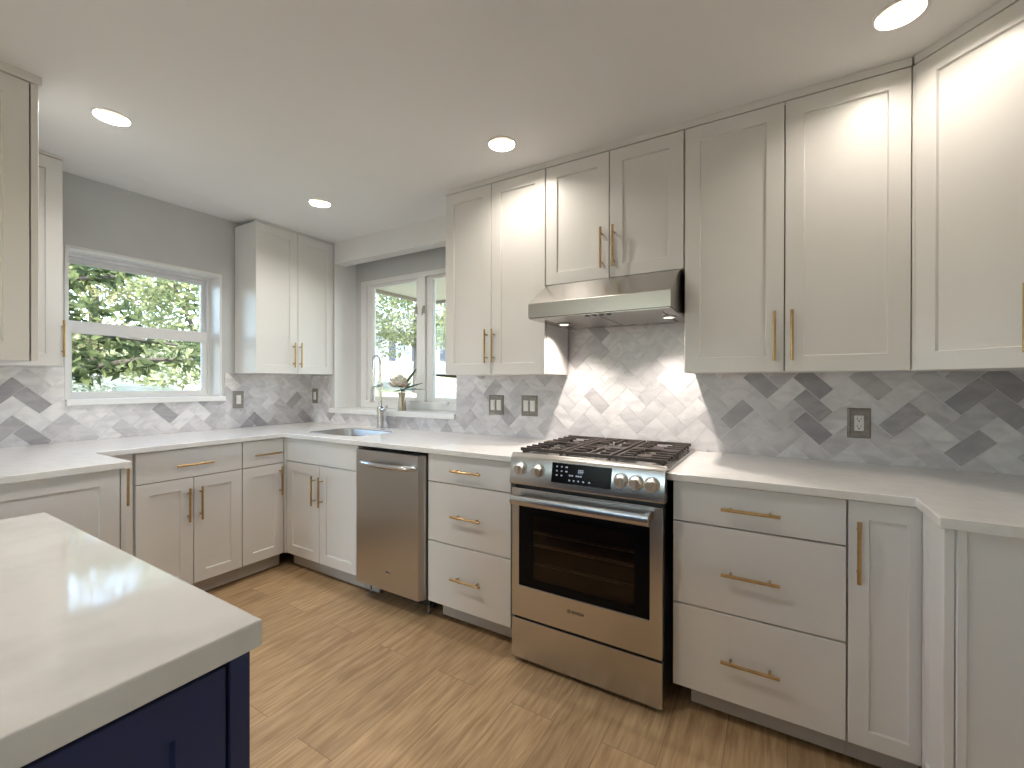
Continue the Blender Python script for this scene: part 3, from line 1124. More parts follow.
# ------------------------------------------------------------------ range
RX0, RX1, RY = 2.456, 3.116, -0.683
RW = RX1 - RX0
t = thing('range', 'stainless slide-in gas range with black oven window', 'range', (RX0, 0, 0))
MB().box(0.004, RW - 0.004, -0.640, -0.035, 0.02, 0.905).build('body', M['steel'], t)
for fx in (0.05, RW - 0.05):
    for fy in (-0.58, -0.1):
        MB().lathe([(0.018, 0), (0.018, 0.010), (0.008, 0.012), (0.008, 0.03)], (fx, fy, 0), 12).build('leveling_foot', M['black'], t, smooth=True)
# cooktop with folded flanges over the worktops
c = MB()
c.box(-0.012, RW + 0.014, -0.640, -0.012, CT + 0.0005, CT + 0.010)
c.build('cooktop', M['steel_h'], t, bevel=0.004)
MB().box(0.02, RW - 0.02, -0.600, -0.05, CT + 0.0102, CT + 0.0115).build('burner_pan', M['steel_h'], t, bevel=0.001)
# control panel: sloping face and rounded top
pr = [(-0.640, 0.930), (-0.648, 0.936), (-0.660, 0.940), (-0.668, 0.938), (-0.676, 0.930), (-0.681, 0.918), (-0.696, 0.812), (-0.694, 0.804), (-0.640, 0.804)]
c = MB()
c.prism(pr, 'x', -0.006, RW + 0.008)
cp = c.build('control_panel', M['steel_h'], t, smooth=True, angle=28)


def on_panel(x, z, d=0.0):
    u = (0.918 - z) / (0.918 - 0.812)
    return (x, -0.681 - 0.015 * u - d, z - d * 0.14)


# glass display
c = MB()
q = [(0.200, 0.832), (0.462, 0.832), (0.464, 0.915), (0.202, 0.915)]
c.loops([[on_panel(x, z, 0.0) for x, z in q], [on_panel(x, z, 0.0015) for x, z in q]])
disp = c.build('display', M['blackglass'], cp)
g = MB()


def glyph(x, z, w_, h_):
    q = [(x - w_, z - h_), (x + w_, z - h_), (x + w_, z + h_), (x - w_, z + h_)]
    g.loops([[on_panel(a, b, 0.0014) for a, b in q], [on_panel(a, b, 0.0019) for a, b in q]])


rnd = random.Random(4)
for i in range(3):
    for j in range(3):
        if j == 2 and i == 2: continue
        glyph(0.225 + i * 0.022, 0.900 - j * 0.018, 0.003 + 0.002 * rnd.random(), 0.0025)
for x in (0.323, 0.331, 0.339):
    glyph(x, 0.886, 0.0012, 0.008)
for x in (0.327, 0.335, 0.343):
    glyph(x, 0.893, 0.003, 0.001)
    glyph(x, 0.886, 0.003, 0.001)
for x in (0.285, 0.296, 0.315, 0.324, 0.334):
    glyph(x, 0.868, 0.0036, 0.0028)
for x in (0.284, 0.304, 0.324, 0.346, 0.372):
    glyph(x, 0.848, 0.0036, 0.0026)
g.build('display_marks', M['glyph'], disp)
# knobs
for kx, kz in ((0.048, 0.876), (0.135, 0.874), (0.502, 0.873), (0.562, 0.872), (0.622, 0.871)):
    p = Vector(on_panel(kx, kz))
    nrm = Vector((0, -0.99, -0.14)).normalized()
    rot = Vector((0, 0, 1)).rotation_difference(nrm).to_matrix().to_4x4()
    k = MB()
    k.T = Matrix.Translation(p) @ rot
    k.lathe([(0.029, 0.0), (0.029, 0.004), (0.024, 0.006), (0.0235, 0.024), (0.021, 0.028)], n=28)
    kb = k.build('knob', M['knob'], cp, smooth=True)
    k = MB()
    k.T = Matrix.Translation(p) @ rot
    k.box(-0.0065, 0.0065, -0.021, 0.021, 0.026, 0.036)
    k.build('grip', M['knob'], kb, bevel=0.002)
# oven door: steel frame, black glass, window, racks
dz0, dz1 = 0.208, 0.784
gx0, gx1, gz0, gz1 = 0.036, 0.612, 0.349, 0.705
yb, yf = -0.642, RY


def ringbox(m_, X0, X1, Z0, Z1, x0, x1, z0, z1, ya, yb_):
    m_.loops([[(X0, ya, Z0), (X1, ya, Z0), (X1, ya, Z1), (X0, ya, Z1)], [(X0, yb_, Z0), (X1, yb_, Z0), (X1, yb_, Z1), (X0, yb_, Z1)],
              [(x0, yb_, z0), (x1, yb_, z0), (x1, yb_, z1), (x0, yb_, z1)], [(x0, ya, z0), (x1, ya, z0), (x1, ya, z1), (x0, ya, z1)]], closed=True)


c = MB()
ringbox(c, 0.0, RW, dz0, dz1, gx0, gx1, gz0, gz1, yb, yf)
od = c.build('oven_door', M['steel_h'], t, bevel=0.002)
c = MB()
wx0, wx1, wz0, wz1 = 0.105, 0.552, 0.385, 0.672
ringbox(c, gx0, gx1, gz0, gz1, wx0, wx1, wz0, wz1, yf + 0.003, yf + 0.007)
c.build('glass_border', M['blackglass'], od)
MB().box(wx0 - 0.004, wx1 + 0.004, yf + 0.0045, yf + 0.0065, wz0 - 0.004, wz1 + 0.004).build('oven_window', M['oven_glass'], od)
c = MB()   # hollow behind the glass, its brown standing in for the mirrored floor
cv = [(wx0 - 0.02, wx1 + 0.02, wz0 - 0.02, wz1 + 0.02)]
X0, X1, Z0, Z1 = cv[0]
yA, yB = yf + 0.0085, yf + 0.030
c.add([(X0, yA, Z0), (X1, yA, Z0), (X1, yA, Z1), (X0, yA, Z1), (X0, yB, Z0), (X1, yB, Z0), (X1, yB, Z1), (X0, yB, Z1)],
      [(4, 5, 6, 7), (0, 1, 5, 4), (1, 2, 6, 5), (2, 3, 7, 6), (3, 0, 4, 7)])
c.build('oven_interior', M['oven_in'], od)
for rz in (0.455, 0.535, 0.590):
    k = MB()
    k.tube([(wx0 - 0.015, yf + 0.014, rz), (wx1 + 0.015, yf + 0.014, rz)], 0.0022, 6)
    k.tube([(wx0 - 0.015, yf + 0.024, rz + 0.004), (wx1 + 0.015, yf + 0.024, rz + 0.004)], 0.0016, 6)
    for i in range(14):
        x = wx0 + (wx1 - wx0) * (i + 0.5) / 14
        k.tube([(x, yf + 0.014, rz), (x, yf + 0.028, rz + 0.004)], 0.0013, 5)
    k.build('oven_rack', M['rack'], od, smooth=True)
c = MB()
sec = [(-0.0085 + 0, 0.0)]
hz = 0.744
pts = [(-0.010, -0.018), (0.010, -0.018), (0.013, -0.012), (0.013, 0.012), (0.010, 0.018), (-0.010, 0.018), (-0.013, 0.012), (-0.013, -0.012)]
c.loops([[(x, -0.731 + a, hz + b) for a, b in pts] for x in (0.022, RW - 0.040)])
for x in (0.030, RW - 0.066):
    c.box(x, x + 0.018, -0.722, yf + 0.001, hz - 0.012, hz + 0.012)
c.build('handle', M['steel_h'], od, smooth=True, bevel=0.001)
MB().box(0.004, RW - 0.004, -0.660, -0.640, 0.02, 0.81).build('door_gap', M['black'], t)
MB().box(0.0, RW, RY, -0.658, 0.022, 0.199).build('storage_drawer', M['steel_h'], t, bevel=0.002)


def lettering(txt, size, loc, parent, material, name, weight=0.0):
    cu = bpy.data.curves.new('letters', 'FONT')
    cu.body = txt
    cu.size = size
    cu.extrude = 0.0004
    cu.offset = weight
    cu.align_x = 'LEFT'
    ob = bpy.data.objects.new('letters', cu)
    COL.objects.link(ob)
    dg = bpy.context.evaluated_depsgraph_get()
    me = bpy.data.meshes.new_from_object(ob.evaluated_get(dg))
    bpy.data.objects.remove(ob)
    me.transform(Matrix.Translation(loc) @ Matrix.Rotation(R(90), 4, 'X'))
    me.materials.clear()
    me.materials.append(material)
    o = bpy.data.objects.new(name, me)
    COL.objects.link(o)
    o.parent = parent
    return o


lg = lettering('BOSCH', 0.0165, (0.292, RY - 0.0006, 0.289), od, M['logo'], 'maker_logo', 0.0004)
k = MB()   # ring emblem with its armature bar
cx_, cz_ = 0.279, 0.2948
for r0, r1 in ((0.0092, 0.0080),):
    a_ = [2 * math.pi * i / 28 for i in range(28)]
    k.loops([[(cx_ + r * math.cos(a), y, cz_ + r * math.sin(a)) for a in a_] for r, y in ((r0, RY), (r0, RY - 0.0008), (r1, RY - 0.0008), (r1, RY))], closed=True)
for s in (-1, 1):
    k.box(cx_ + s * 0.0046, cx_ + s * 0.0030, RY - 0.0008, RY, cz_ - 0.006, cz_ + 0.006)
k.box(cx_ - 0.004, cx_ + 0.004, RY - 0.0008, RY, cz_ - 0.0012, cz_ + 0.0012)
k.build('maker_emblem', M['logo'], od)

# burners and grates
GZ = CT + 0.0325
for bx, by, br_ in ((0.125, -0.45, 0.042), (0.125, -0.18, 0.034), (RW / 2, -0.31, 0.052), (RW - 0.125, -0.45, 0.036), (RW - 0.125, -0.18, 0.046)):
    k = MB()
    k.lathe([(br_ * 1.25, 0.0), (br_ * 1.2, 0.006), (br_, 0.007), (br_, 0.010)], (bx, by, CT + 0.0118), 24)
    bb = k.build('burner', M['nickel'], t, smooth=True)
    MB().lathe([(br_ * 1.02, 0.0), (br_ * 1.02, 0.003), (br_ * 0.85, 0.005)], (bx, by, CT + 0.0220), 24).build('burner_cap', M['iron'], bb, smooth=True)


def bar(m_, p0, p1, w_=0.0055, h_=0.0075):
    p0, p1 = Vector(p0), Vector(p1)
    d = (p1 - p0).normalized()
    s = Vector((-d.y, d.x, 0)).normalized() if abs(d.z) < 0.9 else Vector((1, 0, 0))
    u = s.cross(d).normalized()
    m_.loops([[p + s * w_ * a + u * h_ * b for a, b in ((-1, -1), (1, -1), (1, 0.6), (0.6, 1), (-0.6, 1), (-1, 0.6))] for p in (p0, p1)])


gy0, gy1 = -0.602, -0.052
third = (RW + 0.006) / 3
for i in range(3):
    k = MB()
    a = -0.003 + i * third + 0.003
    b = a + third - 0.006
    for y in (gy0, gy1):
        bar(k, (a, y, GZ), (b, y, GZ))
    mid = (a + b) / 2
    if i == 1:
        for x in (a + 0.012, b - 0.012):
            bar(k, (x, gy0, GZ), (x, gy1, GZ))
        for y in (-0.53, -0.46, -0.40, -0.22, -0.16, -0.09):
            bar(k, (a + 0.012, y, GZ), (a + 0.075, y, GZ))
            bar(k, (b - 0.075, y, GZ), (b - 0.012, y, GZ))
        bar(k, (mid, gy0, GZ), (mid, -0.40, GZ))
        bar(k, (mid, gy1, GZ), (mid, -0.22, GZ))
    else:
        inn = (b - 0.012) if i == 0 else (a + 0.012)
        outx = a if i == 0 else b
        ox_ = (a + 0.030) if i == 0 else (b - 0.030)
        bar(k, (inn, gy0, GZ), (inn, gy1, GZ))
        bar(k, (ox_, gy0, GZ - 0.008), (ox_, gy1, GZ - 0.008))
        for j, y in enumerate((-0.545, -0.490, -0.425, -0.365, -0.315, -0.255, -0.190, -0.120)):
            reach = 0.085 if j in (1, 2, 5, 6) else 0.075
            x2 = outx + (reach if i == 0 else -reach)
            bar(k, (outx, y, GZ), (x2, y, GZ))
            x3 = inn + (-0.055 if i == 0 else 0.055)
            bar(k, (inn, y, GZ), (x3, y, GZ))
        bar(k, (outx, -0.335, GZ), (inn, -0.335, GZ))
    for x in (a + 0.014, b - 0.014):
        for y in (gy0 + 0.004, gy1 - 0.004, -0.335):
            k.box(x - 0.006, x + 0.006, y - 0.006, y + 0.006, CT + 0.0117, GZ)
    k.build('grate', M['iron'], t, bevel=0.0012, seg=1)

# ------------------------------------------------------------------ range hood
HX0, HX1, HYF = 2.440, 3.109, -0.508
t = thing('range_hood', 'stainless under-cabinet range hood above the gas range', 'range hood', (HX0, 0, 0))
HW = HX1 - HX0
hz0, hz1, hz2 = 1.570, 1.640, 1.764
c = MB()
# canopy shell (open below): outer profile, then inner
po = [(-0.012, hz0), (-0.012, hz2), (-0.315, hz2), (HYF, hz1), (HYF, hz0)]
c.loops([[(x, y, z) for y, z in po] for x in (0.0, HW)])
c.build('canopy', M['steel_h'], t, bevel=0.0015)
c = MB()
ringbox_pts = lambda x0, x1, y0, y1, z: [(x0, y0, z), (x1, y0, z), (x1, y1, z), (x0, y1, z)]
c.loops([ringbox_pts(0.004, HW - 0.004, HYF + 0.004, -0.014, hz0 - 0.0005), ringbox_pts(0.004, HW - 0.004, HYF + 0.004, -0.014, hz0 - 0.006),
         ringbox_pts(0.05, HW - 0.05, HYF + 0.07, -0.06, hz0 - 0.006), ringbox_pts(0.05, HW - 0.05, HYF + 0.07, -0.06, hz0 - 0.0005)], closed=True)
c.build('underside_rim', M['steel_h'], t, bevel=0.001)
for i in range(2):
    a = 0.055 + i * (HW - 0.11) / 2
    f = MB()
    f.box(a + 0.003, a + (HW - 0.11) / 2 - 0.003, HYF + 0.075, -0.065, hz0 - 0.0045, hz0 - 0.001)
    fo = f.build('filter', M['steel_h'], t)
for i in range(4):
    k = MB()
    k.box(0.285 + i * 0.034, 0.285 + i * 0.034 + 0.018, HYF + 0.022, HYF + 0.042, hz0 - 0.009, hz0 - 0.006)
    k.build('button', M['slot'], t)


def hood_light(x, y):
    k = MB()
    k.lathe([(0.034, 0.0), (0.034, -0.004), (0.027, -0.006), (0.024, -0.004), (0.024, 0.0)], (x, y, hz0 - 0.006), 24)
    ln = k.build('lamp_ring', M['chrome'], t, smooth=True)
    MB().lathe([(0.0235, -0.0045), (0.0235, -0.0015)], (x, y, hz0 - 0.006), 24).build('lamp_lens', M['lens'], ln)
    ld = bpy.data.lights.new('hood_lamp', 'SPOT')
    ld.energy = HOOD_W * 12
    ld.color = (1.0, 0.90, 0.80)
    ld.shadow_soft_size = 0.012
    ld.spot_size = R(122)
    ld.spot_blend = 0.6
    lo = bpy.data.objects.new('hood_lamp', ld)
    COL.objects.link(lo)
    lo.parent = t
    lo.location = (x, y, hz0 - 0.022)


hood_light(0.085, -0.272)
hood_light(HW - 0.060, -0.255)

# ------------------------------------------------------------------ sink, tap, vase, flower
t = thing('sink', 'undermount stainless sink bowl set in the long worktop', 'sink', (0.95, -0.35, CT - 0.0095))
x0, x1, y0, y1 = SINK
c = MB()
L = []
for ins, z in ((-0.002, 0.0), (0.001, -0.001), (0.003, -0.006), (0.006, -0.16), (0.022, -0.185), (0.05, -0.19)):
    L.append([(px - 0.95, py + 0.35, z) for px, py in rrect(x0 + ins, x1 - ins, y0 + ins, y1 - ins, 0.09 - ins * 0.5)])
c.loops(L, cap0=False)
c.build('bowl', M['steel'], t, smooth=True)
MB().lathe([(0.045, -0.189), (0.045, -0.186), (0.03, -0.188)], (0, 0.03, 0), 24).build('drain', M['nickel'], t, smooth=True)

t = thing('kitchen_tap', 'tall pull-down kitchen tap behind the sink', 'tap', (0.959, -0.093, CT))
MB().lathe([(0.030, 0.0), (0.030, 0.006), (0.0225, 0.010), (0.0215, 0.120), (0.026, 0.126), (0.026, 0.158), (0.021, 0.164), (0.0125, 0.170)], n=24).build('base', M['chrome'], t, smooth=True)
dx, dy = 0.33, -0.944
rr = 0.058
pts = [(0, 0, 0.165), (0, 0, 0.30), (0, 0, 0.48)]
for i in range(1, 12):
    a = math.pi * i / 12
    s = rr - rr * math.cos(a)
    pts.append((dx * s, dy * s, 0.48 + rr * math.sin(a)))
pts += [(dx * 2 * rr, dy * 2 * rr, 0.42), (dx * 2 * rr, dy * 2 * rr, 0.305)]
MB().tube(pts, [0.0125, 0.0115, 0.0095] + [0.0085] * 13, 12).build('spout', M['chrome'], t, smooth=True)
ex, ey = dx * 2 * rr, dy * 2 * rr
MB().lathe([(0.011, 0.31), (0.015, 0.300), (0.0135, 0.262), (0.0155, 0.215), (0.019, 0.205), (0.017, 0.200)], (ex, ey, 0), 18).build('spray_head', M['nickel'], t, smooth=True)
MB().tube([(0.0, 0.0, 0.318), (ex * 0.55, ey * 0.55, 0.318), (ex, ey, 0.318)], [0.011, 0.007, 0.0135], 10).lathe([(0.017, 0.300), (0.017, 0.335)], n=16).build('holder_arm', M['chrome'], t, smooth=True)
MB().tube([(0.02, 0, 0.142), (0.045, -0.004, 0.143), (0.062, -0.008, 0.150), (0.082, -0.012, 0.172)], [0.017, 0.016, 0.006, 0.0055], 12).build('lever', M['chrome'], t, smooth=True)

VX, VY = 1.02, 0.065
v = MB()
v.lathe([(0.030, 0.0), (0.032, 0.004), (0.0315, 0.03), (0.027, 0.075), (0.0245, 0.10), (0.026, 0.125), (0.029, 0.140), (0.0265, 0.140), (0.023, 0.125), (0.0215, 0.10), (0.024, 0.06), (0.024, 0.01)], n=28)
o = v.build('vase', M['vase'], smooth=True)
o.location = (VX, VY, ZS)
tag(o, 'small tapered bronze vase on the sill shelf', 'vase')

t = thing('peony', 'cream peony with dark green leaves standing in the bronze vase', 'flower', (VX, VY, ZS + 0.012))
MB().tube([(0, 0, 0), (0.004, 0, 0.10), (-0.008, -0.004, 0.165)], 0.0035, 8).build('stem', M['leaf_dark'], t, smooth=True)
rnd = random.Random(7)
fl_ = MB()
fc = Vector((-0.016, -0.006, 0.176))


def petal(m_, base, az, tilt, ln, wd_, curl):
    rows = []
    n_, w_n = 6, 5
    up = Vector((math.cos(az) * math.cos(tilt), math.sin(az) * math.cos(tilt), math.sin(tilt)))
    side = Vector((-math.sin(az), math.cos(az), 0))
    nrm = up.cross(side)
    for i in range(n_):
        u = i / (n_ - 1)
        hw = wd_ * math.sin(math.pi * (0.12 + 0.78 * u)) * 0.5
        cpt = base + up * ln * u + nrm * (-curl * u * u * ln)
        rows.append([cpt + side * hw * (2 * j / (w_n - 1) - 1) + nrm * (-0.35 * hw * (2 * j / (w_n - 1) - 1) ** 2) for j in range(w_n)])
    verts = [p for r_ in rows for p in r_]
    faces = [(i * w_n + j, i * w_n + j + 1, (i + 1) * w_n + j + 1, (i + 1) * w_n + j) for i in range(n_ - 1) for j in range(w_n - 1)]
    m_.add(verts, faces)


for ring_, (cnt, tilt, ln, wd_) in enumerate(((10, 0.0, 0.088, 0.075), (10, 0.4, 0.084, 0.070), (9, 0.8, 0.074, 0.062), (9, 1.1, 0.078, 0.060), (8, 1.4, 0.072, 0.050))):
    for i in range(cnt):
        petal(fl_, fc, 2 * math.pi * i / cnt + ring_ * 0.4 + rnd.uniform(-.15, .15), tilt + rnd.uniform(-.1, .1), ln * rnd.uniform(0.9, 1.1), wd_, -0.35)
fl_.build('blossom', M['petal'], t, smooth=True, angle=80)
for (az, tilt, ln, wd_, bz) in ((0.15, 0.42, 0.19, 0.046, 0.150), (0.55, 0.16, 0.17, 0.044, 0.150), (0.3, 1.05, 0.19, 0.046, 0.16), (3.3, -0.05, 0.085, 0.034, 0.150), (4.6, -0.1, 0.06, 0.03, 0.15), (-0.5, -0.05, 0.075, 0.034, 0.150), (2.4, 0.2, 0.07, 0.03, 0.15)):
    l_ = MB()
    petal(l_, Vector((0, 0, bz)), az, tilt, ln, wd_, 0.15)
    l_.build('leaf', M['leaf_dark'], t, smooth=True, angle=80)


# ------------------------------------------------------------------ switches and outlets (fronts face -y in local space)
def plate(t, w_, h_):
    k = MB()

    def rg(i, y):
        return [(-w_ / 2 + i, y, -h_ / 2 + i), (w_ / 2 - i, y, -h_ / 2 + i), (w_ / 2 - i, y, h_ / 2 - i), (-w_ / 2 + i, y, h_ / 2 - i)]
    k.loops([rg(0, 0), rg(0, -0.003), rg(0.004, -0.007), rg(0.009, -0.007), rg(0.012, -0.0045)])
    k.build('cover_plate', M['plate'], t)


def rocker(t, x, w_=0.032, h_=0.066):
    k = MB()
    k.loops([[(x - w_ / 2, -0.0045, -h_ / 2), (x + w_ / 2, -0.0045, -h_ / 2), (x + w_ / 2, -0.0045, h_ / 2), (x - w_ / 2, -0.0045, h_ / 2)],
             [(x - w_ / 2, -0.0075, -h_ / 2), (x + w_ / 2, -0.0075, -h_ / 2), (x + w_ / 2, -0.0075, h_ / 2), (x - w_ / 2, -0.0075, h_ / 2)]])
    k.add([(x - w_ * .36, -0.0075, -h_ * .42), (x + w_ * .36, -0.0075, -h_ * .42), (x + w_ * .36, -0.0105, h_ * .02), (x - w_ * .36, -0.0105, h_ * .02), (x + w_ * .36, -0.0078, h_ * .42), (x - w_ * .36, -0.0078, h_ * .42)],
          [(0, 1, 2, 3), (3, 2, 4, 5), (0, 3, 5), (1, 4, 2)])
    return k.build('rocker', M['white_plastic'], t)


WOFF = -0.0082
t = thing('light_switch', 'double rocker switch close to the sink window', 'light switch', (1.930, WOFF, 1.112), group=None)
plate(t, 0.112, 0.126)
rocker(t, -0.023)
rocker(t, 0.023)
t2 = dup(t, (2.175, WOFF, 1.113), label='double rocker switch nearer the range, under the hood-side cabinet')
t = thing('light_switch', 'single rocker switch in the tiled corner on the sink wall', 'light switch', (0.064, WOFF, 1.140))
plate(t, 0.078, 0.128)
rocker(t, 0)
t2 = dup(t, (-WOFF, -0.615, 1.126), R(90), 'single rocker switch beside the double-hung window')
t = thing('power_outlet', 'brown duplex power outlet on the marble tile', 'outlet', (3.783, WOFF, 1.085))
plate(t, 0.080, 0.128)
k = MB()
k.box(-0.0165, 0.0165, -0.0085, -0.0045, -0.033, 0.033)
rc = k.build('receptacle', M['white_plastic'], t, bevel=0.003)
k = MB()
for s in (-1, 1):
    zc_ = s * 0.0165
    k.box(-0.0075, -0.0055, -0.0088, -0.0084, zc_ - 0.001, zc_ + 0.007)
    k.box(0.0055, 0.0075, -0.0088, -0.0084, zc_ - 0.0005, zc_ + 0.006)
    k.box(-0.0025, 0.0025, -0.0088, -0.0084, zc_ - 0.009, zc_ - 0.004)
k.build('slots', M['slot'], rc)


# ------------------------------------------------------------------ recessed ceiling lights
def make_lamp(loc, label, group=None):
    t = thing('recessed_light', label, 'ceiling light', loc, group=group)
    n = 32
    MB().lathe([(0.072, 0.0), (0.072, -0.004), (0.068, -0.0055), (0.062, -0.004), (0.060, 0.0)], n=n, cap0=False, cap1=False).build('trim_ring', M['trim'], t, smooth=True)
    MB().lathe([(0.0615, -0.003), (0.057, 0.020), (0.052, 0.045), (0.050, 0.072)], n=n, cap0=False, cap1=False).build('reflector', M['can'], t, smooth=True)
    MB().lathe([(0.049, 0.066), (0.049, 0.072)], n=n).build('lens', M['lens'], t)
    return t


def lamp_light(t, w_, col):
    ld = bpy.data.lights.new('lamp', 'AREA')
    ld.shape = 'DISK'
    ld.size = 0.085
    ld.energy = w_
    ld.color = col
    lo = bpy.data.objects.new('lamp', ld)
    COL.objects.link(lo)
    lo.parent = t
    lo.location = (0, 0, 0.030)


labels = ['recessed ceiling light near the narrow cabinet by the double-hung window', 'recessed ceiling light in front of the corner between the two windows',
          'recessed ceiling light in front of the tall cabinet beside the hood', 'recessed ceiling light in front of the diagonal corner cabinet']
first = None
for i, (x, y) in enumerate(LAMPS + LAMPS_ADDED):
    if first is None:
        t = first = make_lamp((x, y, ZC), labels[0])
    else:
        t = dup(first, (x, y, ZC), label=labels[i] if i < 4 else 'unseen recessed ceiling light added to brighten the room')
    if i >= 4: t['group'] = 'unseen added ceiling lights'
lamps = [o for o in COL.objects if o.name.split('.')[0] == 'recessed_light']
for o in lamps:
    i = min(4, lamps.index(o))
    lamp_light(o, LAMP_W[i], ((1.0, 0.97, 0.93), (1.0, 0.96, 0.91), (1.0, 0.92, 0.82), (1.0, 0.91, 0.79), (1.0, 0.93, 0.84))[i])


# ------------------------------------------------------------------ outdoors
def terrain(x, y):
    h = -0.35
    if x < -3: h += 0.13 * (-3 - x) if x > -12 else 1.17 + 0.13 * min(30, -12 - x)
    if y > 4: h = max(h, -0.35 + 0.022 * (y - 4))
    return h


bm = bmesh.new()
nx, ny = 46, 46
grid = []
for i in range(nx):
    row = []
    for j in range(ny):
        x = -55 + 75 * i / (nx - 1)
        y = -30 + 95 * j / (ny - 1)
        z = terrain(x, y) + 0.05 * math.sin(x * 1.3 + y * 0.7)
        row.append(bm.verts.new((x, y, z)))
    grid.append(row)
for i in range(nx - 1):
    for j in range(ny - 1):
        f = bm.faces.new((grid[i][j], grid[i + 1][j], grid[i + 1][j + 1], grid[i][j + 1]))
        f.smooth = True
me = bpy.data.meshes.new('ground')
bm.to_mesh(me)
bm.free()
me.materials.append(M['ground'])
go = bpy.data.objects.new('ground', me)
COL.objects.link(go)
struct(go, 'sunlit lawn and bare earth outside the windows')


def foliage(name, parent, material, clumps, n, size, seed, aspect=2.0, lump=0.55):
    """Many small bent leaves scattered in ellipsoid clumps (centre, radii)."""
    rnd = random.Random(seed)
    verts, faces, tones = [], [], []
    tot = sum(c[1][0] * c[1][1] * c[1][2] for c in clumps)
    for (c, r_) in clumps:
        k = max(6, int(n * r_[0] * r_[1] * r_[2] / tot))
        for _ in range(k):
            while True:
                p = Vector((rnd.uniform(-1, 1), rnd.uniform(-1, 1), rnd.uniform(-1, 1)))
                if 0.02 < p.length < 1: break
            p = p.normalized() * (p.length ** lump)
            p = Vector((c[0] + p.x * r_[0], c[1] + p.y * r_[1], c[2] + p.z * r_[2]))
            d = Vector((rnd.gauss(0, 1), rnd.gauss(0, 1), rnd.gauss(-0.25, 0.6))).normalized()
            s = d.orthogonal().normalized()
            s = (s * math.cos(a := rnd.uniform(0, 6.28)) + d.cross(s) * math.sin(a))
            nn = d.cross(s)
            ln = size * rnd.uniform(0.7, 1.3)
            wd_ = ln / aspect
            i0 = len(verts)
            verts += [p, p + d * ln * 0.4 + s * wd_ * 0.5 + nn * wd_ * 0.12, p + d * ln + nn * -ln * 0.08, p + d * ln * 0.4 - s * wd_ * 0.5 + nn * wd_ * 0.12, p + d * ln * 0.45]
            faces += [(i0, i0 + 1, i0 + 4), (i0 + 1, i0 + 2, i0 + 4), (i0 + 2, i0 + 3, i0 + 4), (i0 + 3, i0, i0 + 4)]
            tn = rnd.random()
            tones += [tn] * 4
    me = bpy.data.meshes.new(name)
    me.from_pydata([tuple(v_) for v_ in verts], [], faces)
    at = me.attributes.new('tone', 'FLOAT', 'FACE')
    at.data.foreach_set('value', tones)
    me.materials.append(material)
    o = bpy.data.objects.new(name, me)
    COL.objects.link(o)
    if parent: o.parent = parent
    return o


def tree(label, loc, trunk_h, trunk_r, clumps, n, size, seed, material, branches=()):
    z = terrain(loc[0], loc[1]) - 0.05
    t = thing('tree', label, 'tree', (loc[0], loc[1], z))
    m_ = MB()
    m_.tube([(0, 0, 0), (0.04, 0.02, trunk_h * 0.5), (0.0, 0.0, trunk_h)], [trunk_r, trunk_r * 0.8, trunk_r * 0.55], 10)
    for pts in branches:
        k = len(pts)
        m_.tube([Vector(p) for p in pts], [trunk_r * 0.42 * (1 - 0.75 * i / (k - 1)) for i in range(k)], 7)
    m_.build('trunk', M['bark'], t, smooth=True)
    foliage('foliage', t, material, clumps, n, size, seed)
    return t


# broad-leaved tree close to the window wall: low limbs hang in front of the double-hung window
tz = terrain(-2.9, -2.2) - 0.05
NT = (-2.9, -2.2)


def rel(p):
    return (p[0] - NT[0], p[1] - NT[1], p[2] - tz)


limbs = [((-2.9, -2.2, 1.6), (-2.7, -1.5, 2.0), (-2.5, -1.0, 2.25), (-2.4, -0.6, 2.35)),
         ((-2.9, -2.2, 1.4), (-2.7, -1.5, 1.75), (-2.5, -0.95, 1.78), (-2.4, -0.5, 1.72), (-2.4, -0.05, 1.68)),
         ((-2.9, -2.2, 0.9), (-2.7, -1.5, 1.15), (-2.5, -1.0, 1.35), (-2.4, -0.4, 1.5), (-2.4, 0.3, 1.52))]
cl = []
for c, r_ in (((-2.5, -0.95, 2.35), (0.2, 0.28, 0.14)), ((-2.5, -0.62, 2.42), (0.2, 0.24, 0.1)), ((-2.5, -0.85, 2.0), (0.2, 0.2, 0.13)), ((-2.5, -0.5, 2.02), (0.16, 0.15, 0.08)),
              ((-2.5, -0.95, 1.72), (0.2, 0.2, 0.12)), ((-2.5, -0.45, 1.70), (0.2, 0.3, 0.09)), ((-2.4, 0.25, 1.70), (0.15, 0.22, 0.06)), ((-2.5, -0.85, 1.42), (0.2, 0.22, 0.17)),
              ((-2.5, -0.45, 1.45), (0.2, 0.22, 0.11)), ((-2.4, 0.1, 1.5), (0.15, 0.3, 0.07)), ((-2.6, -1.1, 1.2), (0.2, 0.15, 0.12))):
    cl.append((rel(c), r_))
tree('dark broad-leaved tree with low limbs close outside the double-hung window', NT, 3.4, 0.13, cl + [((0, 0, 3.9), (0.45, 0.45, 0.3))], 1900, 0.125, 3, M['leaf_near'],
     [[rel(p) for p in l_] for l_ in limbs])
